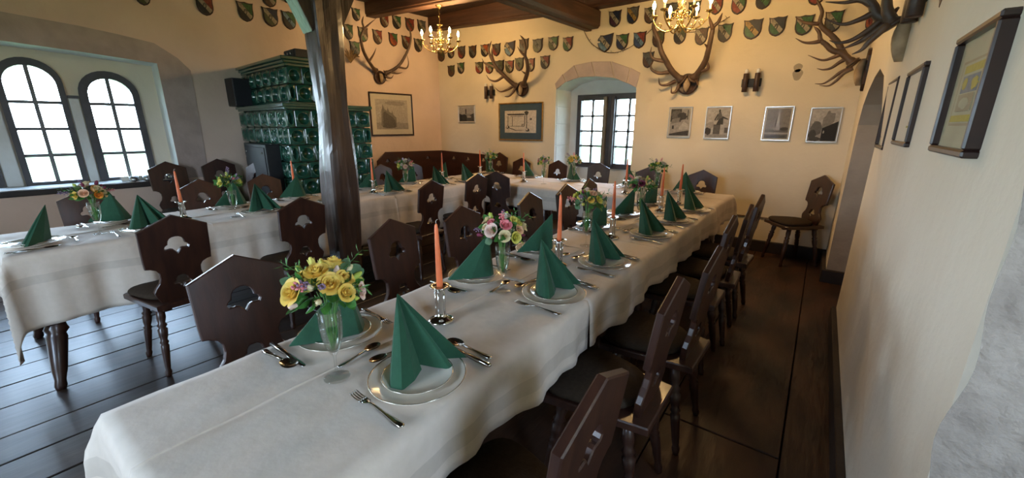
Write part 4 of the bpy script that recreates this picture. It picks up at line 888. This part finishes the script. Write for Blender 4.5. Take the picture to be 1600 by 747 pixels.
A3= [[[-1.54, 5.64, 1.993], [-1.645, 5.562, 2.091], [-1.723, 5.488, 2.222], [-1.774, 5.445, 2.323], [-1.799, 5.418, 2.423], [-1.837, 5.403, 2.511], [-1.879, 5.4, 2.586], [-1.879, 5.404, 2.657], [-1.844, 5.417, 2.725]], [[-1.738, 5.488, 2.216], [-1.859, 5.461, 2.245], [-1.9, 5.435, 2.304], [-1.886, 5.408, 2.384]], [[-1.692, 5.562, 2.094], [-1.805, 5.542, 2.085], [-1.891, 5.522, 2.127], [-1.907, 5.502, 2.194], [-1.864, 5.482, 2.233]], [[-1.625, 5.64, 1.991], [-1.716, 5.613, 1.948], [-1.798, 5.587, 1.958], [-1.813, 5.56, 2.034]], [[-1.574, 5.64, 1.95], [-1.596, 5.613, 1.865], [-1.643, 5.587, 1.85], [-1.638, 5.56, 1.922]], [[-1.412, 5.64, 2.008], [-1.325, 5.568, 2.098], [-1.265, 5.509, 2.186], [-1.239, 5.463, 2.275], [-1.222, 5.429, 2.363], [-1.208, 5.408, 2.452], [-1.199, 5.401, 2.515], [-1.154, 5.401, 2.562], [-1.127, 5.417, 2.654]], [[-1.202, 5.401, 2.496], [-1.234, 5.361, 2.578], [-1.248, 5.321, 2.63]], [[-1.228, 5.463, 2.301], [-1.25, 5.423, 2.325], [-1.272, 5.383, 2.348]], [[-1.309, 5.568, 2.082], [-1.236, 5.542, 2.096], [-1.242, 5.515, 2.157], [-1.275, 5.488, 2.184]], [[-1.397, 5.64, 2.007], [-1.352, 5.6, 1.957], [-1.328, 5.56, 1.916]]]
A3c= [-1.483, 5.68, 1.948]
A4= [[[0.123, 5.42, 2.024], [0.034, 5.42, 2.112], [-0.035, 5.42, 2.224], [-0.098, 5.42, 2.3], [-0.183, 5.42, 2.379], [-0.219, 5.42, 2.442], [-0.215, 5.42, 2.522], [-0.239, 5.42, 2.582], [-0.285, 5.42, 2.658]], [[-0.218, 5.42, 2.424], [-0.307, 5.42, 2.44], [-0.376, 5.42, 2.469], [-0.436, 5.42, 2.516]], [[0.102, 5.2, 2.012], [0.012, 5.2, 2.098], [-0.073, 5.2, 2.139], [-0.131, 5.2, 2.196], [-0.178, 5.2, 2.24], [-0.202, 5.2, 2.311], [-0.254, 5.2, 2.368]], [[-0.172, 5.2, 2.231], [-0.236, 5.2, 2.222], [-0.309, 5.2, 2.232], [-0.384, 5.2, 2.277]], [[-0.012, 5.2, 2.094], [-0.061, 5.2, 2.071], [-0.138, 5.2, 2.057], [-0.256, 5.2, 2.111]], [[0.04, 5.42, 2.077], [-0.004, 5.42, 2.045], [-0.058, 5.42, 2.002], [-0.118, 5.42, 1.992], [-0.171, 5.42, 2.007]], [[0.114, 5.42, 1.995], [0.031, 5.42, 1.96], [-0.031, 5.42, 1.904], [-0.096, 5.42, 1.859], [-0.165, 5.42, 1.861]], [[0.11, 5.2, 1.967], [0.051, 5.2, 1.926], [0.004, 5.2, 1.86], [-0.048, 5.2, 1.819], [-0.12, 5.2, 1.826]]]
A5= [[[0.199, 3.05, 1.946], [0.164, 3.05, 1.998], [0.146, 3.05, 2.066], [0.134, 3.05, 2.185], [0.086, 3.05, 2.309]], [[0.183, 3.12, 1.985], [0.126, 3.12, 2.011], [0.096, 3.12, 2.065], [0.053, 3.12, 2.127], [0.011, 3.12, 2.256]], [[0.15, 3.12, 1.995], [0.106, 3.12, 1.948], [0.039, 3.12, 1.901], [-0.022, 3.12, 1.891], [-0.065, 3.12, 1.909]], [[0.165, 3.12, 1.968], [0.093, 3.12, 1.902], [0.043, 3.12, 1.874], [-0.004, 3.12, 1.856]], [[0.169, 2.98, 1.937], [0.108, 2.98, 1.863], [0.083, 2.98, 1.825], [0.047, 2.98, 1.807]], [[0.112, 3.12, 2.031], [0.056, 3.12, 2.002], [-0.021, 3.12, 1.986], [-0.108, 3.12, 2.027]], [[0.102, 3.12, 2.058], [0.039, 3.12, 2.098], [-0.029, 3.12, 2.096], [-0.117, 3.12, 2.113]]]

rowsL = [('left of the post', 'left', [0, 1, 2, 3, 4, 5], ['red olive cream', 'red black cream', 'green black cream', 'navy olive cream', 'green black light blue', 'green brown cream']),
 ('top row above left wall antlers', 'l', [6, 9, 10, 11, 12], ['green black cream', 'red brown cream', 'green black cream', 'red red brown', 'grey olive cream']),
 ('middle row above left wall antlers', 'l', [7, 8, 13, 14, 15, 16], ['green black cream', 'brown green cream', 'red brown cream', 'green orange red', 'red brown cream', 'olive black cream']),
 ('lowest beside left wall antlers', 'l', [17], ['green black grey'])]
for where, g_, idx, cols in rowsL:
    for k, (i, c) in enumerate(zip(idx, cols)):
        u, z, w, h = SL[i]; c3 = c.replace('light blue', 'light_blue').split(); c3 = [v.replace('_', ' ') for v in c3]
        lab = 'painted shield, %s over %s, %s%s' % (c3[0], c3[1], (ORDW[k]+' from the left, ') if len(idx) > 1 else '', where)
        shield(LW(u, z, 0), MLS, min(w, .30), h, c3, lab, 'shields on the left wall', mono=True)
rowsB = [('upper row near corner chandelier', [0, 1, 2, 3, 4, 5, 6, 7, 8, 9, 10], ['olive brown brown', 'red black cream', 'grey red brown', 'brown black grey', 'orange black cream', 'grey red brown', 'navy light_blue cream', 'brown grey brown', 'grey olive grey', 'green olive cream', 'red green cream']),
 ('lower row by the middle antlers', [12, 13, 14, 15, 16, 17, 18, 19, 20], ['olive brown brown', 'green black cream', 'olive red cream', 'green red cream', 'olive brown grey', 'red olive cream', 'olive brown olive', 'red brown cream', 'red black cream']),
 ('topmost row right of the girder', [21, 22, 23, 24, 25, 26, 27, 28, 41, 42], ['navy purple cream', 'grey navy gold', 'olive brown cream', 'grey black grey', 'green black olive', 'red red cream', 'green red cream', 'green black green', 'grey red cream', 'grey brown grey']),
 ('row above window and right antlers', [11, 29, 30, 31, 32, 33, 34, 35, 36, 37, 38, 39], ['navy light_blue cream', 'green navy cream', 'red blue light_blue', 'olive brown cream', 'olive black cream', 'brown brown cream', 'green black cream', 'black green gold', 'black green cream', 'green green cream', 'green grey cream', 'red orange red']),
 ('lone low one left of the right antlers', [43], ['blue red cream'])]
for where, idx, cols in rowsB:
    for k, (i, c) in enumerate(zip(idx, cols)):
        if i >= len(SB): continue
        X, z, w, h = SB[i]; c3 = [v.replace('_', ' ') for v in c.split()]
        if i in (38, 39, 40): w = min(w, .24)
        lab = 'painted shield, %s over %s, %s%s, back wall' % (c3[0], c3[1], (ORDW[k]+' in ') if len(idx) > 1 else '', where)
        shield(Vector((X, 5.70, z)), I4, w, h, c3, lab, 'shields on the back wall', notch=i in (6, 11))

# ---------------- antlers ----------------
def trophy(name, strokes, mains, plaque_M, pr, label, r0=.020, r1=.012, skull=True, kind='round'):
    C0 = plaque_M.translation.copy()
    root = tag(empty('antler_trophy', tuple(C0)), label, 'antlers', 'hunting trophies')
    inv = Matrix.Translation(-C0)
    m = MB()
    if kind == 'round': m.lathe([(pr*.98, -.02), (pr, .0), (pr, .012), (pr*.9, .022), (pr*.82, .024), (pr*.78, .019), (0, .019)], 26, M=inv @ plaque_M)
    else: m.prism([(0, -1.5*pr), (.42*pr, -1.1*pr), (.62*pr, -.3*pr), (.66*pr, .55*pr), (.4*pr, .9*pr), (0, 1.05*pr), (-.4*pr, .9*pr), (-.66*pr, .55*pr), (-.62*pr, -.3*pr), (-.42*pr, -1.1*pr)], -.02, .022, c=.008, M=inv @ plaque_M)
    m.build('plaque', K['plaque'], root)
    m = MB(); N = 12; s = pr*.55; R_ = 8; vs = []
    for j in range(R_+1):
        f = j/R_; zz = s*(1.0-2.4*f) if kind == 'round' else s*(.8-2.9*f); ww = s*(.62*sin(pi*min(1, f*.72+.22)))*(1 if kind == 'round' else .62); dd = s*(.75*sin(pi*min(1, f*.62+.18)))
        for i in range(N): a = 2*pi*i/N; vs.append((ww*cos(a), zz, .018+dd*.6+dd*.62*sin(a)))
    m.add(vs, [[j*N+i, j*N+(i+1) % N, (j+1)*N+(i+1) % N, (j+1)*N+i] for j in range(R_) for i in range(N)]+[[i for i in range(N)][::-1], [R_*N+i for i in range(N)]], 0, True, inv @ plaque_M)
    m.build('skull_plate', K['skull'], root)
    beams = {}
    for k in sorted(range(len(strokes)), key=lambda k: k not in mains):
        s_ = strokes[k]; P = smooth_pts([Vector(p)-C0 for p in s_], 5); n = len(P); main = k in mains; m = MB()
        if main: R = [r0*(1.35 if i < 2 else 1)*(1-.62*(i/(n-1))**1.3)*(1 if i < n-3 else (n-1-i+.35)/3.0)+.0008*sin(i*2.3) for i in range(n)]
        else: R = [max(.0018, r1*(1.1-(i/(n-1))**1.2*.98)) for i in range(n)]
        m.tube(P, R, 9)
        if main: m.lathe([(r0*1.9, -.006), (r0*2.0, .004), (r0*1.6, .012)], 12, M=Matrix.Translation(P[0]) @ Vector((0, 0, 1)).rotation_difference((P[2]-P[0]).normalized()).to_matrix().to_4x4())
        par = root if main else min(beams.items(), key=lambda b: min((Vector(s_[0])-Vector(q)).length for q in strokes[b[0]]))[1]
        o_ = m.build('antler_beam' if main else 'tine', K['antler'] if main else K['tine'], par)
        if main: beams[k] = o_
    return root
PL_B = Matrix(((1, 0, 0, 0), (0, 0, -1, 0), (0, 1, 0, 0), (0, 0, 0, 1)))       # round plaque facing -y
PL_L = Matrix(((-LT.x, 0, LN.x, 0), (-LT.y, 0, LN.y, 0), (0, 1, 0, 0), (0, 0, 0, 1)))
PL_R = Matrix(((0, 0, -1, 0), (-1, 0, 0, 0), (0, 1, 0, 0), (0, 0, 0, 1)))
trophy('a1', A1, (0, 3), Matrix.Translation(A1c) @ PL_L, .105, 'wide stag antlers on a round plaque above the framed print, left wall', .027, .016)
trophy('a2', A2, (0, 6), Matrix.Translation(A2c) @ PL_B, .115, 'branched stag antlers on a round plaque above the castle plan, back wall', .034, .021)
trophy('a3', A3, (0, 5), Matrix.Translation(A3c) @ PL_B, .125, 'heavy stag antlers on a round plaque right of the window, back wall', .037, .022)
trophy('a4', A4, (0, 2), Matrix.Translation((.222, 5.32, 1.99)) @ PL_R, .15, 'stag antlers jutting from the pier in the far right corner', .030, .019, kind='pointed')
trophy('a5', A5, (0, 1), Matrix.Translation((.292, 3.05, 1.935)) @ PL_R, .15, 'big stag antlers with pale skull jutting from the right wall above the small frame', .030, .017, kind='pointed')
A6 = [[(.24, 2.30, 2.10), (.16, 2.2, 2.2), (.02, 2.12, 2.42), (.0, 2.1, 2.7)], [(.24, 2.42, 2.10), (.16, 2.5, 2.22), (.04, 2.56, 2.42), (.02, 2.55, 2.7)], [(.2, 2.25, 2.15), (.1, 2.2, 2.14), (.02, 2.18, 2.2)]]
trophy('a6', A6, (0, 1), Matrix.Translation((.292, 2.36, 2.06)) @ PL_R, .13, 'antler plaque at the top edge above the middle frame of the right wall', .024, .013, kind='pointed')

# ---------------- wall sconces ----------------
def sconce(P, M3, label, s=1.0, lit=False):
    root = tag(empty('wall_sconce', tuple(P)), label, 'wall lamp', 'tube wall sconces')
    m = MB(); m.box(-.10*s, .10*s, -.03, .0, -.045*s, .045*s, M=M3, c=.004); m.build('bracket', K['iron'], root)
    for sx in (-1, 1):
        m = MB(); m.lathe([(.026*s, -.10*s), (.028*s, -.098*s), (.028*s, .098*s), (.026*s, .10*s), (.022*s, .10*s), (.022*s, .07*s), (0, .07*s)], 16, M=M3 @ TR(sx*.058*s, -.058, 0)); sh_ = m.build('tube_shade', K['plaque'], root)
        m = MB(); m.lathe([(.014*s, .07*s), (.017*s, .11*s), (.021*s, .125*s), (.018*s, .142*s), (0, .15*s)], 12, M=M3 @ TR(sx*.058*s, -.058, 0)); m.build('bulb', K['bulb_off'], sh_)
sconce(Vector((-.778, 5.70, 1.925)), I4, 'dark brown double tube wall lamp right of the right antlers')
sconce(Vector((-4.70, 5.70, 1.985)), I4, 'dark brown double tube wall lamp left of the middle antlers')
sconce(Vector((.29, 2.76, 2.02)), Matrix(((0, 1, 0, 0), (-1, 0, 0, 0), (0, 0, 1, 0), (0, 0, 0, 1))), 'brown double tube wall lamp at top edge on the right wall', 1.12)

# ---------------- chandeliers ----------------
def chandelier(loc, ztop, ang, label):
    root = tag(empty('chandelier', loc), label, 'chandelier')
    m = MB(); m.lathe([(0, -.16), (.012, -.15), (.022, -.13), (.012, -.11), (.02, -.09), (.036, -.06), (.02, -.03), (.014, .0), (.022, .03), (.012, .05), (.010, .20), (.040, .205), (.042, .215), (.008, .225), (.006, .24), (0, .24)], 16); m.build('column', K['brass'], root)
    m = MB()
    for q in range(5):
        a = q*2*pi/5; pts = [((.012+.026*sin(pi*t))*cos(a+t*4.2), (.012+.026*sin(pi*t))*sin(a+t*4.2), .03+.16*t) for t in [k/14 for k in range(15)]]; m.tube(pts, .0035, 5)
    m.build('twisted_cage', K['brass'], root)
    m = MB(); L = ztop-loc[2]-.24; n = max(3, int(L/.035))
    for k in range(n):
        zz = .24+L*(k+.5)/n; m.tube([(.008*cos(t)*(1 if k % 2 else 0), .008*cos(t)*(0 if k % 2 else 1), zz+.022*sin(t)) for t in [2*pi*j/8 for j in range(8)]], .0022, 4, closed=True)
    m.build('chain', K['brass'], root)
    m = MB(); m.lathe([(0, ztop-loc[2]-.045), (.012, ztop-loc[2]-.04), (.03, ztop-loc[2]-.02), (.052, ztop-loc[2]-.004), (.052, ztop-loc[2])], 20); m.build('ceiling_rose', K['brass'], root)
    for k in range(6):
        a = ang+k*pi/3; Mk = RZ(a)
        arm = [(.015, 0, -.05), (.035, 0, .01), (.060, 0, .035), (.085, 0, .02), (.085, 0, -.01), (.062, 0, -.02), (.052, 0, -.002), (.066, 0, .012)]
        arm2 = [(.015, 0, -.075), (.06, 0, -.115), (.12, 0, -.135), (.185, 0, -.105), (.235, 0, -.05), (.25, 0, .0)]
        m = MB(); m.tube(smooth_pts(arm2, 4), .0065, 7, M=Mk); m.tube(smooth_pts(arm, 3), .005, 6, M=Mk)
        m.tube(smooth_pts([(.185, 0, -.105), (.165, 0, -.075), (.185, 0, -.055), (.205, 0, -.07), (.198, 0, -.085)], 3), .0045, 6, M=Mk); arm_o = m.build('arm', K['brass'], root)
        m = MB(); m.lathe([(0, 0), (.018, .0), (.034, .008), (.038, .016), (.033, .012), (.014, .008)], 16, M=Mk @ TR(.25, 0, 0)); m.build('drip_pan', K['brass'], arm_o)
        m = MB(); m.lathe([(.0095, .006), (.0095, .07), (0, .07)], 12, M=Mk @ TR(.25, 0, 0)); m.build('candle_sleeve', K['candle_sleeve'], arm_o)
        m = MB(); m.lathe([(.008, .07), (.013, .082), (.0165, .098), (.014, .118), (.006, .138), (0, .146)], 12, M=Mk @ TR(.25, 0, 0)); m.build('flame_bulb', K['bulb'], arm_o)
        l = bpy.data.lights.new('bulb_light', 'POINT'); l.energy = 36.0; l.color = (1, .62, .26); l.shadow_soft_size = .02
        p = Mk @ TR(.25, 0, 0) @ Vector((0, 0, .115)); lo = link(bpy.data.objects.new('bulb_light', l), arm_o); lo.location = p
ang0 = .6391+radians(10)
chandelier((-4.53, 4.40, 2.575), 3.03, ang0, 'lit brass candle chandelier near the left corner under the beam')
chandelier((-1.28, 4.40, 2.455), 2.968, ang0+.42, 'lit brass candle chandelier before the right antlers at the top edge')

# ---------------- pictures ----------------
def frame(P, M3, w, h, fw, fd, fm, border, bm, prints, label, glass=True, group=None, lean=0.0):
    """M3: x right, -y towards the room; prints: list of (polygon in 0..1, material)"""
    root = tag(empty('framed_picture', tuple(P)), label, 'picture', group); A = M3 @ RX(lean)
    for (x0, x1, z0, z1) in ((-w/2, w/2, h/2-fw, h/2), (-w/2, w/2, -h/2, -h/2+fw), (-w/2, -w/2+fw, -h/2+fw, h/2-fw), (w/2-fw, w/2, -h/2+fw, h/2-fw)):
        m = MB(); m.box(x0, x1, -fd, 0, z0, z1, M=A, c=min(.005, fw*.25)); m.build('frame_bar', fm, root)
    m = MB(); m.box(-w/2+fw*.5, w/2-fw*.5, -fd*.45, -.002, -h/2+fw*.5, h/2-fw*.5, M=A); mo_ = m.build('mount', bm, root)
    iw, ih = w-2*fw-2*border, h-2*fw-2*border; q = RX(pi/2)
    for k, (pl, mt) in enumerate(prints):
        m = MB(); m.prism([((x-.5)*iw, (z-.5)*ih) for x, z in pl], fd*.45-.0005, fd*.45+.0006+.0005*k, M=A @ q); m.build('print' if k == 0 else 'print_detail', K[mt], mo_)
    if glass: m = MB(); m.box(-w/2+fw*.6, w/2-fw*.6, -fd*.80, -fd*.76, -h/2+fw*.6, h/2-fw*.6, M=A); m.build('glass', K['picglass'], root)
    return root
def R(x0, z0, x1, z1): return [(x0, z0), (x1, z0), (x1, z1), (x0, z1)]
def blob(cx, cz, rx, rz, seed, n=18):
    r_ = random.Random(seed); return [(cx+rx*cos(2*pi*i/n)*r_.uniform(.78, 1.1), cz+rz*sin(2*pi*i/n)*r_.uniform(.78, 1.1)) for i in range(n)]
full = R(0, 0, 1, 1); GP = 'small silver-framed photographs on the back wall'
frame(Vector((-1.531, 5.70, 1.488)), I4, .288, .379, .010, .02, K['frame_silver'], .014, K['mat_board'], [(full, 'g4'), (R(0, .52, .55, 1), 'g1'), (blob(.3, .78, .28, .2, 1), 'g2'), (blob(.6, .72, .25, .16, 2), 'g1'), ([(.05, .45), (.45, .5), (.5, .68), (.1, .62)], 'g3'), (R(.05, .2, .5, .45), 'g4'), (R(.12, .25, .22, .38), 'g1'), ([(.5, .3), (.72, .55), (.95, .4), (.95, .25), (.5, .22)], 'g5'), ([(0, 0), (1, 0), (1, .2), (.5, .14), (0, .06)], 'g1'), (R(.86, .6, .9, .96), 'g1')], 'silver-framed grey photograph of a house under trees, first right of the window', group=GP)
frame(Vector((-1.082, 5.70, 1.481)), I4, .283, .384, .010, .02, K['frame_silver'], .006, K['mat_board'], [(full, 'g5'), (blob(.1, .22, .16, .14, 3), 'g1'), (blob(.2, .42, .2, .12, 4), 'g4'), (R(.34, .1, .64, .44), 'g1'), (R(.36, .12, .62, .42), 'g2'), ([(.45, .44), (.75, .44), (.74, .66), (.66, .72), (.55, .66)], 'g1'), ([(.42, .56), (.52, .86), (.60, .86), (.70, .68), (.55, .62)], 'g2'), (blob(.54, .9, .045, .05, 5), 'g1'), ([(.66, .66), (.95, .60), (.95, .63), (.7, .72)], 'g1'), ([(.38, .56), (.34, .6), (.46, .8), (.5, .78)], 'g1'), (R(.84, .16, .98, .34), 'g2'), (blob(.5, .07, .45, .05, 6), 'g4')], 'silver-framed photograph of a statue on a pedestal, second right of the window', group=GP)
frame(Vector((-.455, 5.70, 1.470)), I4, .280, .376, .010, .02, K['frame_silver'], .014, K['mat_board'], [(full, 'g3'), (R(0, 0, 1, .3), 'g2'), (R(0, .14, 1, .20), 'g4'), (R(.08, .0, .9, .1), 'g1'), (R(.38, .28, .62, .44), 'g4'), ([(.44, .44), (.58, .44), (.54, .88), (.51, .93), (.48, .88)], 'g5'), ([(.40, .3), (.45, .44), (.50, .92), (.42, .5)], 'g0'), (blob(.82, .32, .18, .07, 7), 'g1')], 'silver-framed photograph of a pale obelisk, third right of the window', group=GP)
frame(Vector((-.024, 5.70, 1.454)), I4, .276, .366, .010, .02, K['frame_silver'], .006, K['mat_board'], [(full, 'g4'), (R(0, .55, 1, 1), 'g5'), (blob(.24, .40, .24, .24, 8), 'g2'), (blob(.14, .2, .16, .16, 9), 'g1'), ([(.44, .3), (.44, .72), (.52, .80), (.56, .92), (.62, .96), (.66, .88), (.84, .86), (.84, .6)], 'g3'), ([(.46, .0), (.46, .4), (.56, .44), (1.0, .62), (1, 0)], 'g0'), (blob(.53, .28, .03, .05, 10), 'g4'), (blob(.24, .06, .26, .07, 12), 'g1')], 'silver-framed photograph of a castle tower, rightmost beside the corner', group=GP)
frame(Vector((-5.262, 5.70, 1.643)), I4, .412, .305, .016, .02, K['frame_silver'], .012, K['mat_board'], [(full, 'g3'), (R(0, .5, 1, 1), 'g4'), ([(0, 0), (0, .55), (.2, .45), (.34, .5), (.5, .42), (.5, 0)], 'g0'), ([(.5, 0), (.5, .3), (.7, .38), (.85, .5), (1, .55), (1, 0)], 'g1'), (R(.42, .5, .5, .85), 'g1'), (R(.55, .25, .8, .36), 'g4')], 'small silver-framed dark photograph near the room corner left of the castle plan')
plan = [(full, 'g6')]+[(R(*a), 'ink') for a in ((.10, .80, .74, .83), (.10, .30, .115, .76), (.24, .30, .255, .72), (.10, .29, .56, .31), (.56, .29, .64, .31), (.56, .38, .64, .40), (.56, .29, .575, .4), (.625, .29, .64, .4), (.64, .40, .655, .78), (.70, .44, .715, .80), (.70, .2, .715, .42), (.2, .74, .6, .755), (.715, .44, .78, .45))]+[([(.12, .30), (.16, .20), (.36, .10), (.60, .12), (.62, .135), (.37, .12), (.17, .22)], 'ink'), (blob(.09, .25, .05, .07, 5), 'ink'), (blob(.09, .26, .03, .045, 6), 'g6'), (blob(.74, .13, .06, .07, 8), 'ink'), (blob(.73, .15, .03, .04, 9), 'g6'), (blob(.70, .90, .06, .08, 11), 'g1'), (blob(.84, .62, .03, .05, 13), 'g2')]+[(blob(.12+.06*k, .84, .03, .025, 20+k, 8), 'g1') for k in range(9)]
frame(Vector((-4.068, 5.70, 1.506)), I4, .890, .606, .022, .025, K['frame_gold'], .105, K['mat_blue'], plan, 'gold-framed ground plan of a castle on blue mount beside the window')
Pm = LW(1.055, 1.622); 
frame(Pm, MLS, .842, .705, .024, .025, K['frame_dark'], .085, K['mat_board'], [(full, 'g5'), (R(0, .0, 1, .22), 'g4'), (blob(.62, .88, .35, .08, 3), 'g4'), ([(.14, .12), (.17, .62), (.2, .7), (.22, .84), (.26, .68), (.34, .62), (.37, .74), (.40, .6), (.47, .54), (.50, .62), (.53, .5), (.62, .40), (.62, .1), (.4, .04)], 'g3'), ([(.2, .1), (.22, .55), (.28, .6), (.38, .5), (.5, .42), (.58, .3), (.6, .1)], 'g2'), ([(.6, .1), (.66, .26), (.8, .2), (1, .16), (1, .05), (.7, .04)], 'g4'), (blob(.4, .1, .22, .07, 6), 'g2')], 'dark-framed grey engraving of a hilltop castle right of the green stove')
MRS = Matrix(((0, 1, 0, 0), (-1, 0, 0, 0), (0, 0, 1, 0), (0, 0, 0, 1)))
GR = 'dark-framed posters on the right wall'
post1 = [(full, 'paper_d'), (R(.04, .04, .96, .96), 'paper_t'), (R(.14, .80, .86, .92), 'paper_y'), (R(.18, .50, .82, .76), 'paper_b'), (blob(.3, .64, .1, .1, 1), 'paper_y'), (blob(.7, .62, .12, .1, 2), 'paper_y'), (R(.2, .22, .8, .48), 'paper_d'), (blob(.5, .34, .2, .09, 3), 'paper_t'), (R(.12, .06, .88, .16), 'paper_y')]
frame(Vector((.29, 1.568, 1.517)), MRS, .385, .310, .018, .034, K['frame_dark'], .055, K['paper_t'], post1, 'largest dark-framed yellow and blue poster, nearest on the right wall', group=GR)
frame(Vector((.29, 2.452, 1.513)), MRS, .42, .316, .018, .034, K['frame_dark'], .04, K['paper_t'], [(full, 'paper_d'), (R(.0, .86, 1, .88), 'ink'), (blob(.5, .55, .3, .22, 4), 'paper_y'), (blob(.5, .55, .2, .13, 5), 'paper_d'), (R(.2, .24, .8, .28), 'paper_y'), (R(.24, .16, .76, .2), 'paper_y'), (R(.3, .08, .7, .12), 'paper_y')], 'dark-framed tan sheet with a yellow round emblem, middle on the right wall', group=GR)
frame(Vector((.29, 3.20, 1.50)), MRS, .42, .375, .018, .034, K['frame_dark'], .03, K['paper_t'], [(full, 'paper_t'), (R(.0, .6, 1, .61), 'ink'), (R(.05, .1, .95, .56), 'paper_b'), (blob(.4, .36, .2, .1, 7), 'g4'), (blob(.7, .3, .16, .1, 8), 'g1'), (R(.05, .04, .95, .08), 'g5')], 'dark-framed narrow-looking picture farthest along the right wall beside the niche', group=GR)

# ---------------- small things ----------------
for k, (u, n, r_) in enumerate([(4.19, -.05, .042), (4.29, -.06, .042), (4.41, -.03, .045), (4.53, -.04, .045)]):
    P = LW(u, .796, n); m = MB(); m.lathe([(0, 0), (r_*.9, 0), (r_, .01), (r_, .056), (r_*.92, .058), (r_*.92, .012), (0, .008)], 18); o = m.build('tealight_glass', K['tin']); o.location = P
    tag(o, 'small silvery tealight cup on the window ledge, %s from the right' % ORD[k], 'tealight cup', 'tealight cups on the ledge')
P = LW(4.36, .796, -.19); m = MB(); m.box(-.27, .27, -.08, .08, 0, .06, M=ML.to_3x3().to_4x4(), c=.004); o = m.build('sheet_tray', K['china']); o.location = P
tag(o, 'flat white tray lying on the dark window ledge', 'tray')
m = MB(); m.tube(smooth_pts([(-1.2, 5.690, .385), (-.8, 5.69, .37), (-.5, 5.69, .375), (-.2, 5.69, .36), (.10, 5.69, .355)], 5), .008, 6); tag(m.build('cable', K['cable']), 'thin brown cable running low along the back wall', 'cable')
m = MB(); Ld = LW(1.747, 2.43, .05)
for k in range(26):
    a = rnd.uniform(-1.2, 1.2); q = rnd.uniform(.10, .20); d = Vector((LN.x*.25, LN.y*.25, 0))+Vector((-LT.x, -LT.y, 0))*sin(a)+Vector((0, 0, cos(a)*.9))
    m.tube(smooth_pts([Vector((0, 0, -.06)), d*q*.6, d*q+Vector((0, 0, -.02))], 3), [.004, .004, .004, .006, .005, .004, .002], 5)
o = m.build('dried_grass_bunch', K['straw']); o.location = Ld; tag(o, 'bunch of dried straw hanging on the wall just right of the post', 'dried bunch')
for k, pts in enumerate([[(-3.0, 5.688, 2.79), (-2.88, 5.688, 2.60), (-2.76, 5.688, 2.50), (-2.6, 5.685, 2.42), (-2.40, 5.685, 2.415), (-2.2, 5.685, 2.49), (-2.0, 5.685, 2.64)], [(-1.68, 5.685, 2.60), (-1.55, 5.685, 2.55), (-1.40, 5.685, 2.55), (-1.25, 5.685, 2.59), (-1.1, 5.685, 2.66)]]):
    m = MB(); sp2 = smooth_pts(pts, 6); m.tube(sp2, .004, 5)
    for j, p in enumerate(sp2[1:-1]): m.tube([p, p+Vector((rnd.uniform(-.03, .03), -.008, rnd.uniform(-.03, .03)))], [.003, .001], 4)
    tag(m.build('twig_garland', K['antler']), 'thin twig garland on the back wall, %s' % ('above the window' if k == 0 else 'between the right antlers'), 'garland')
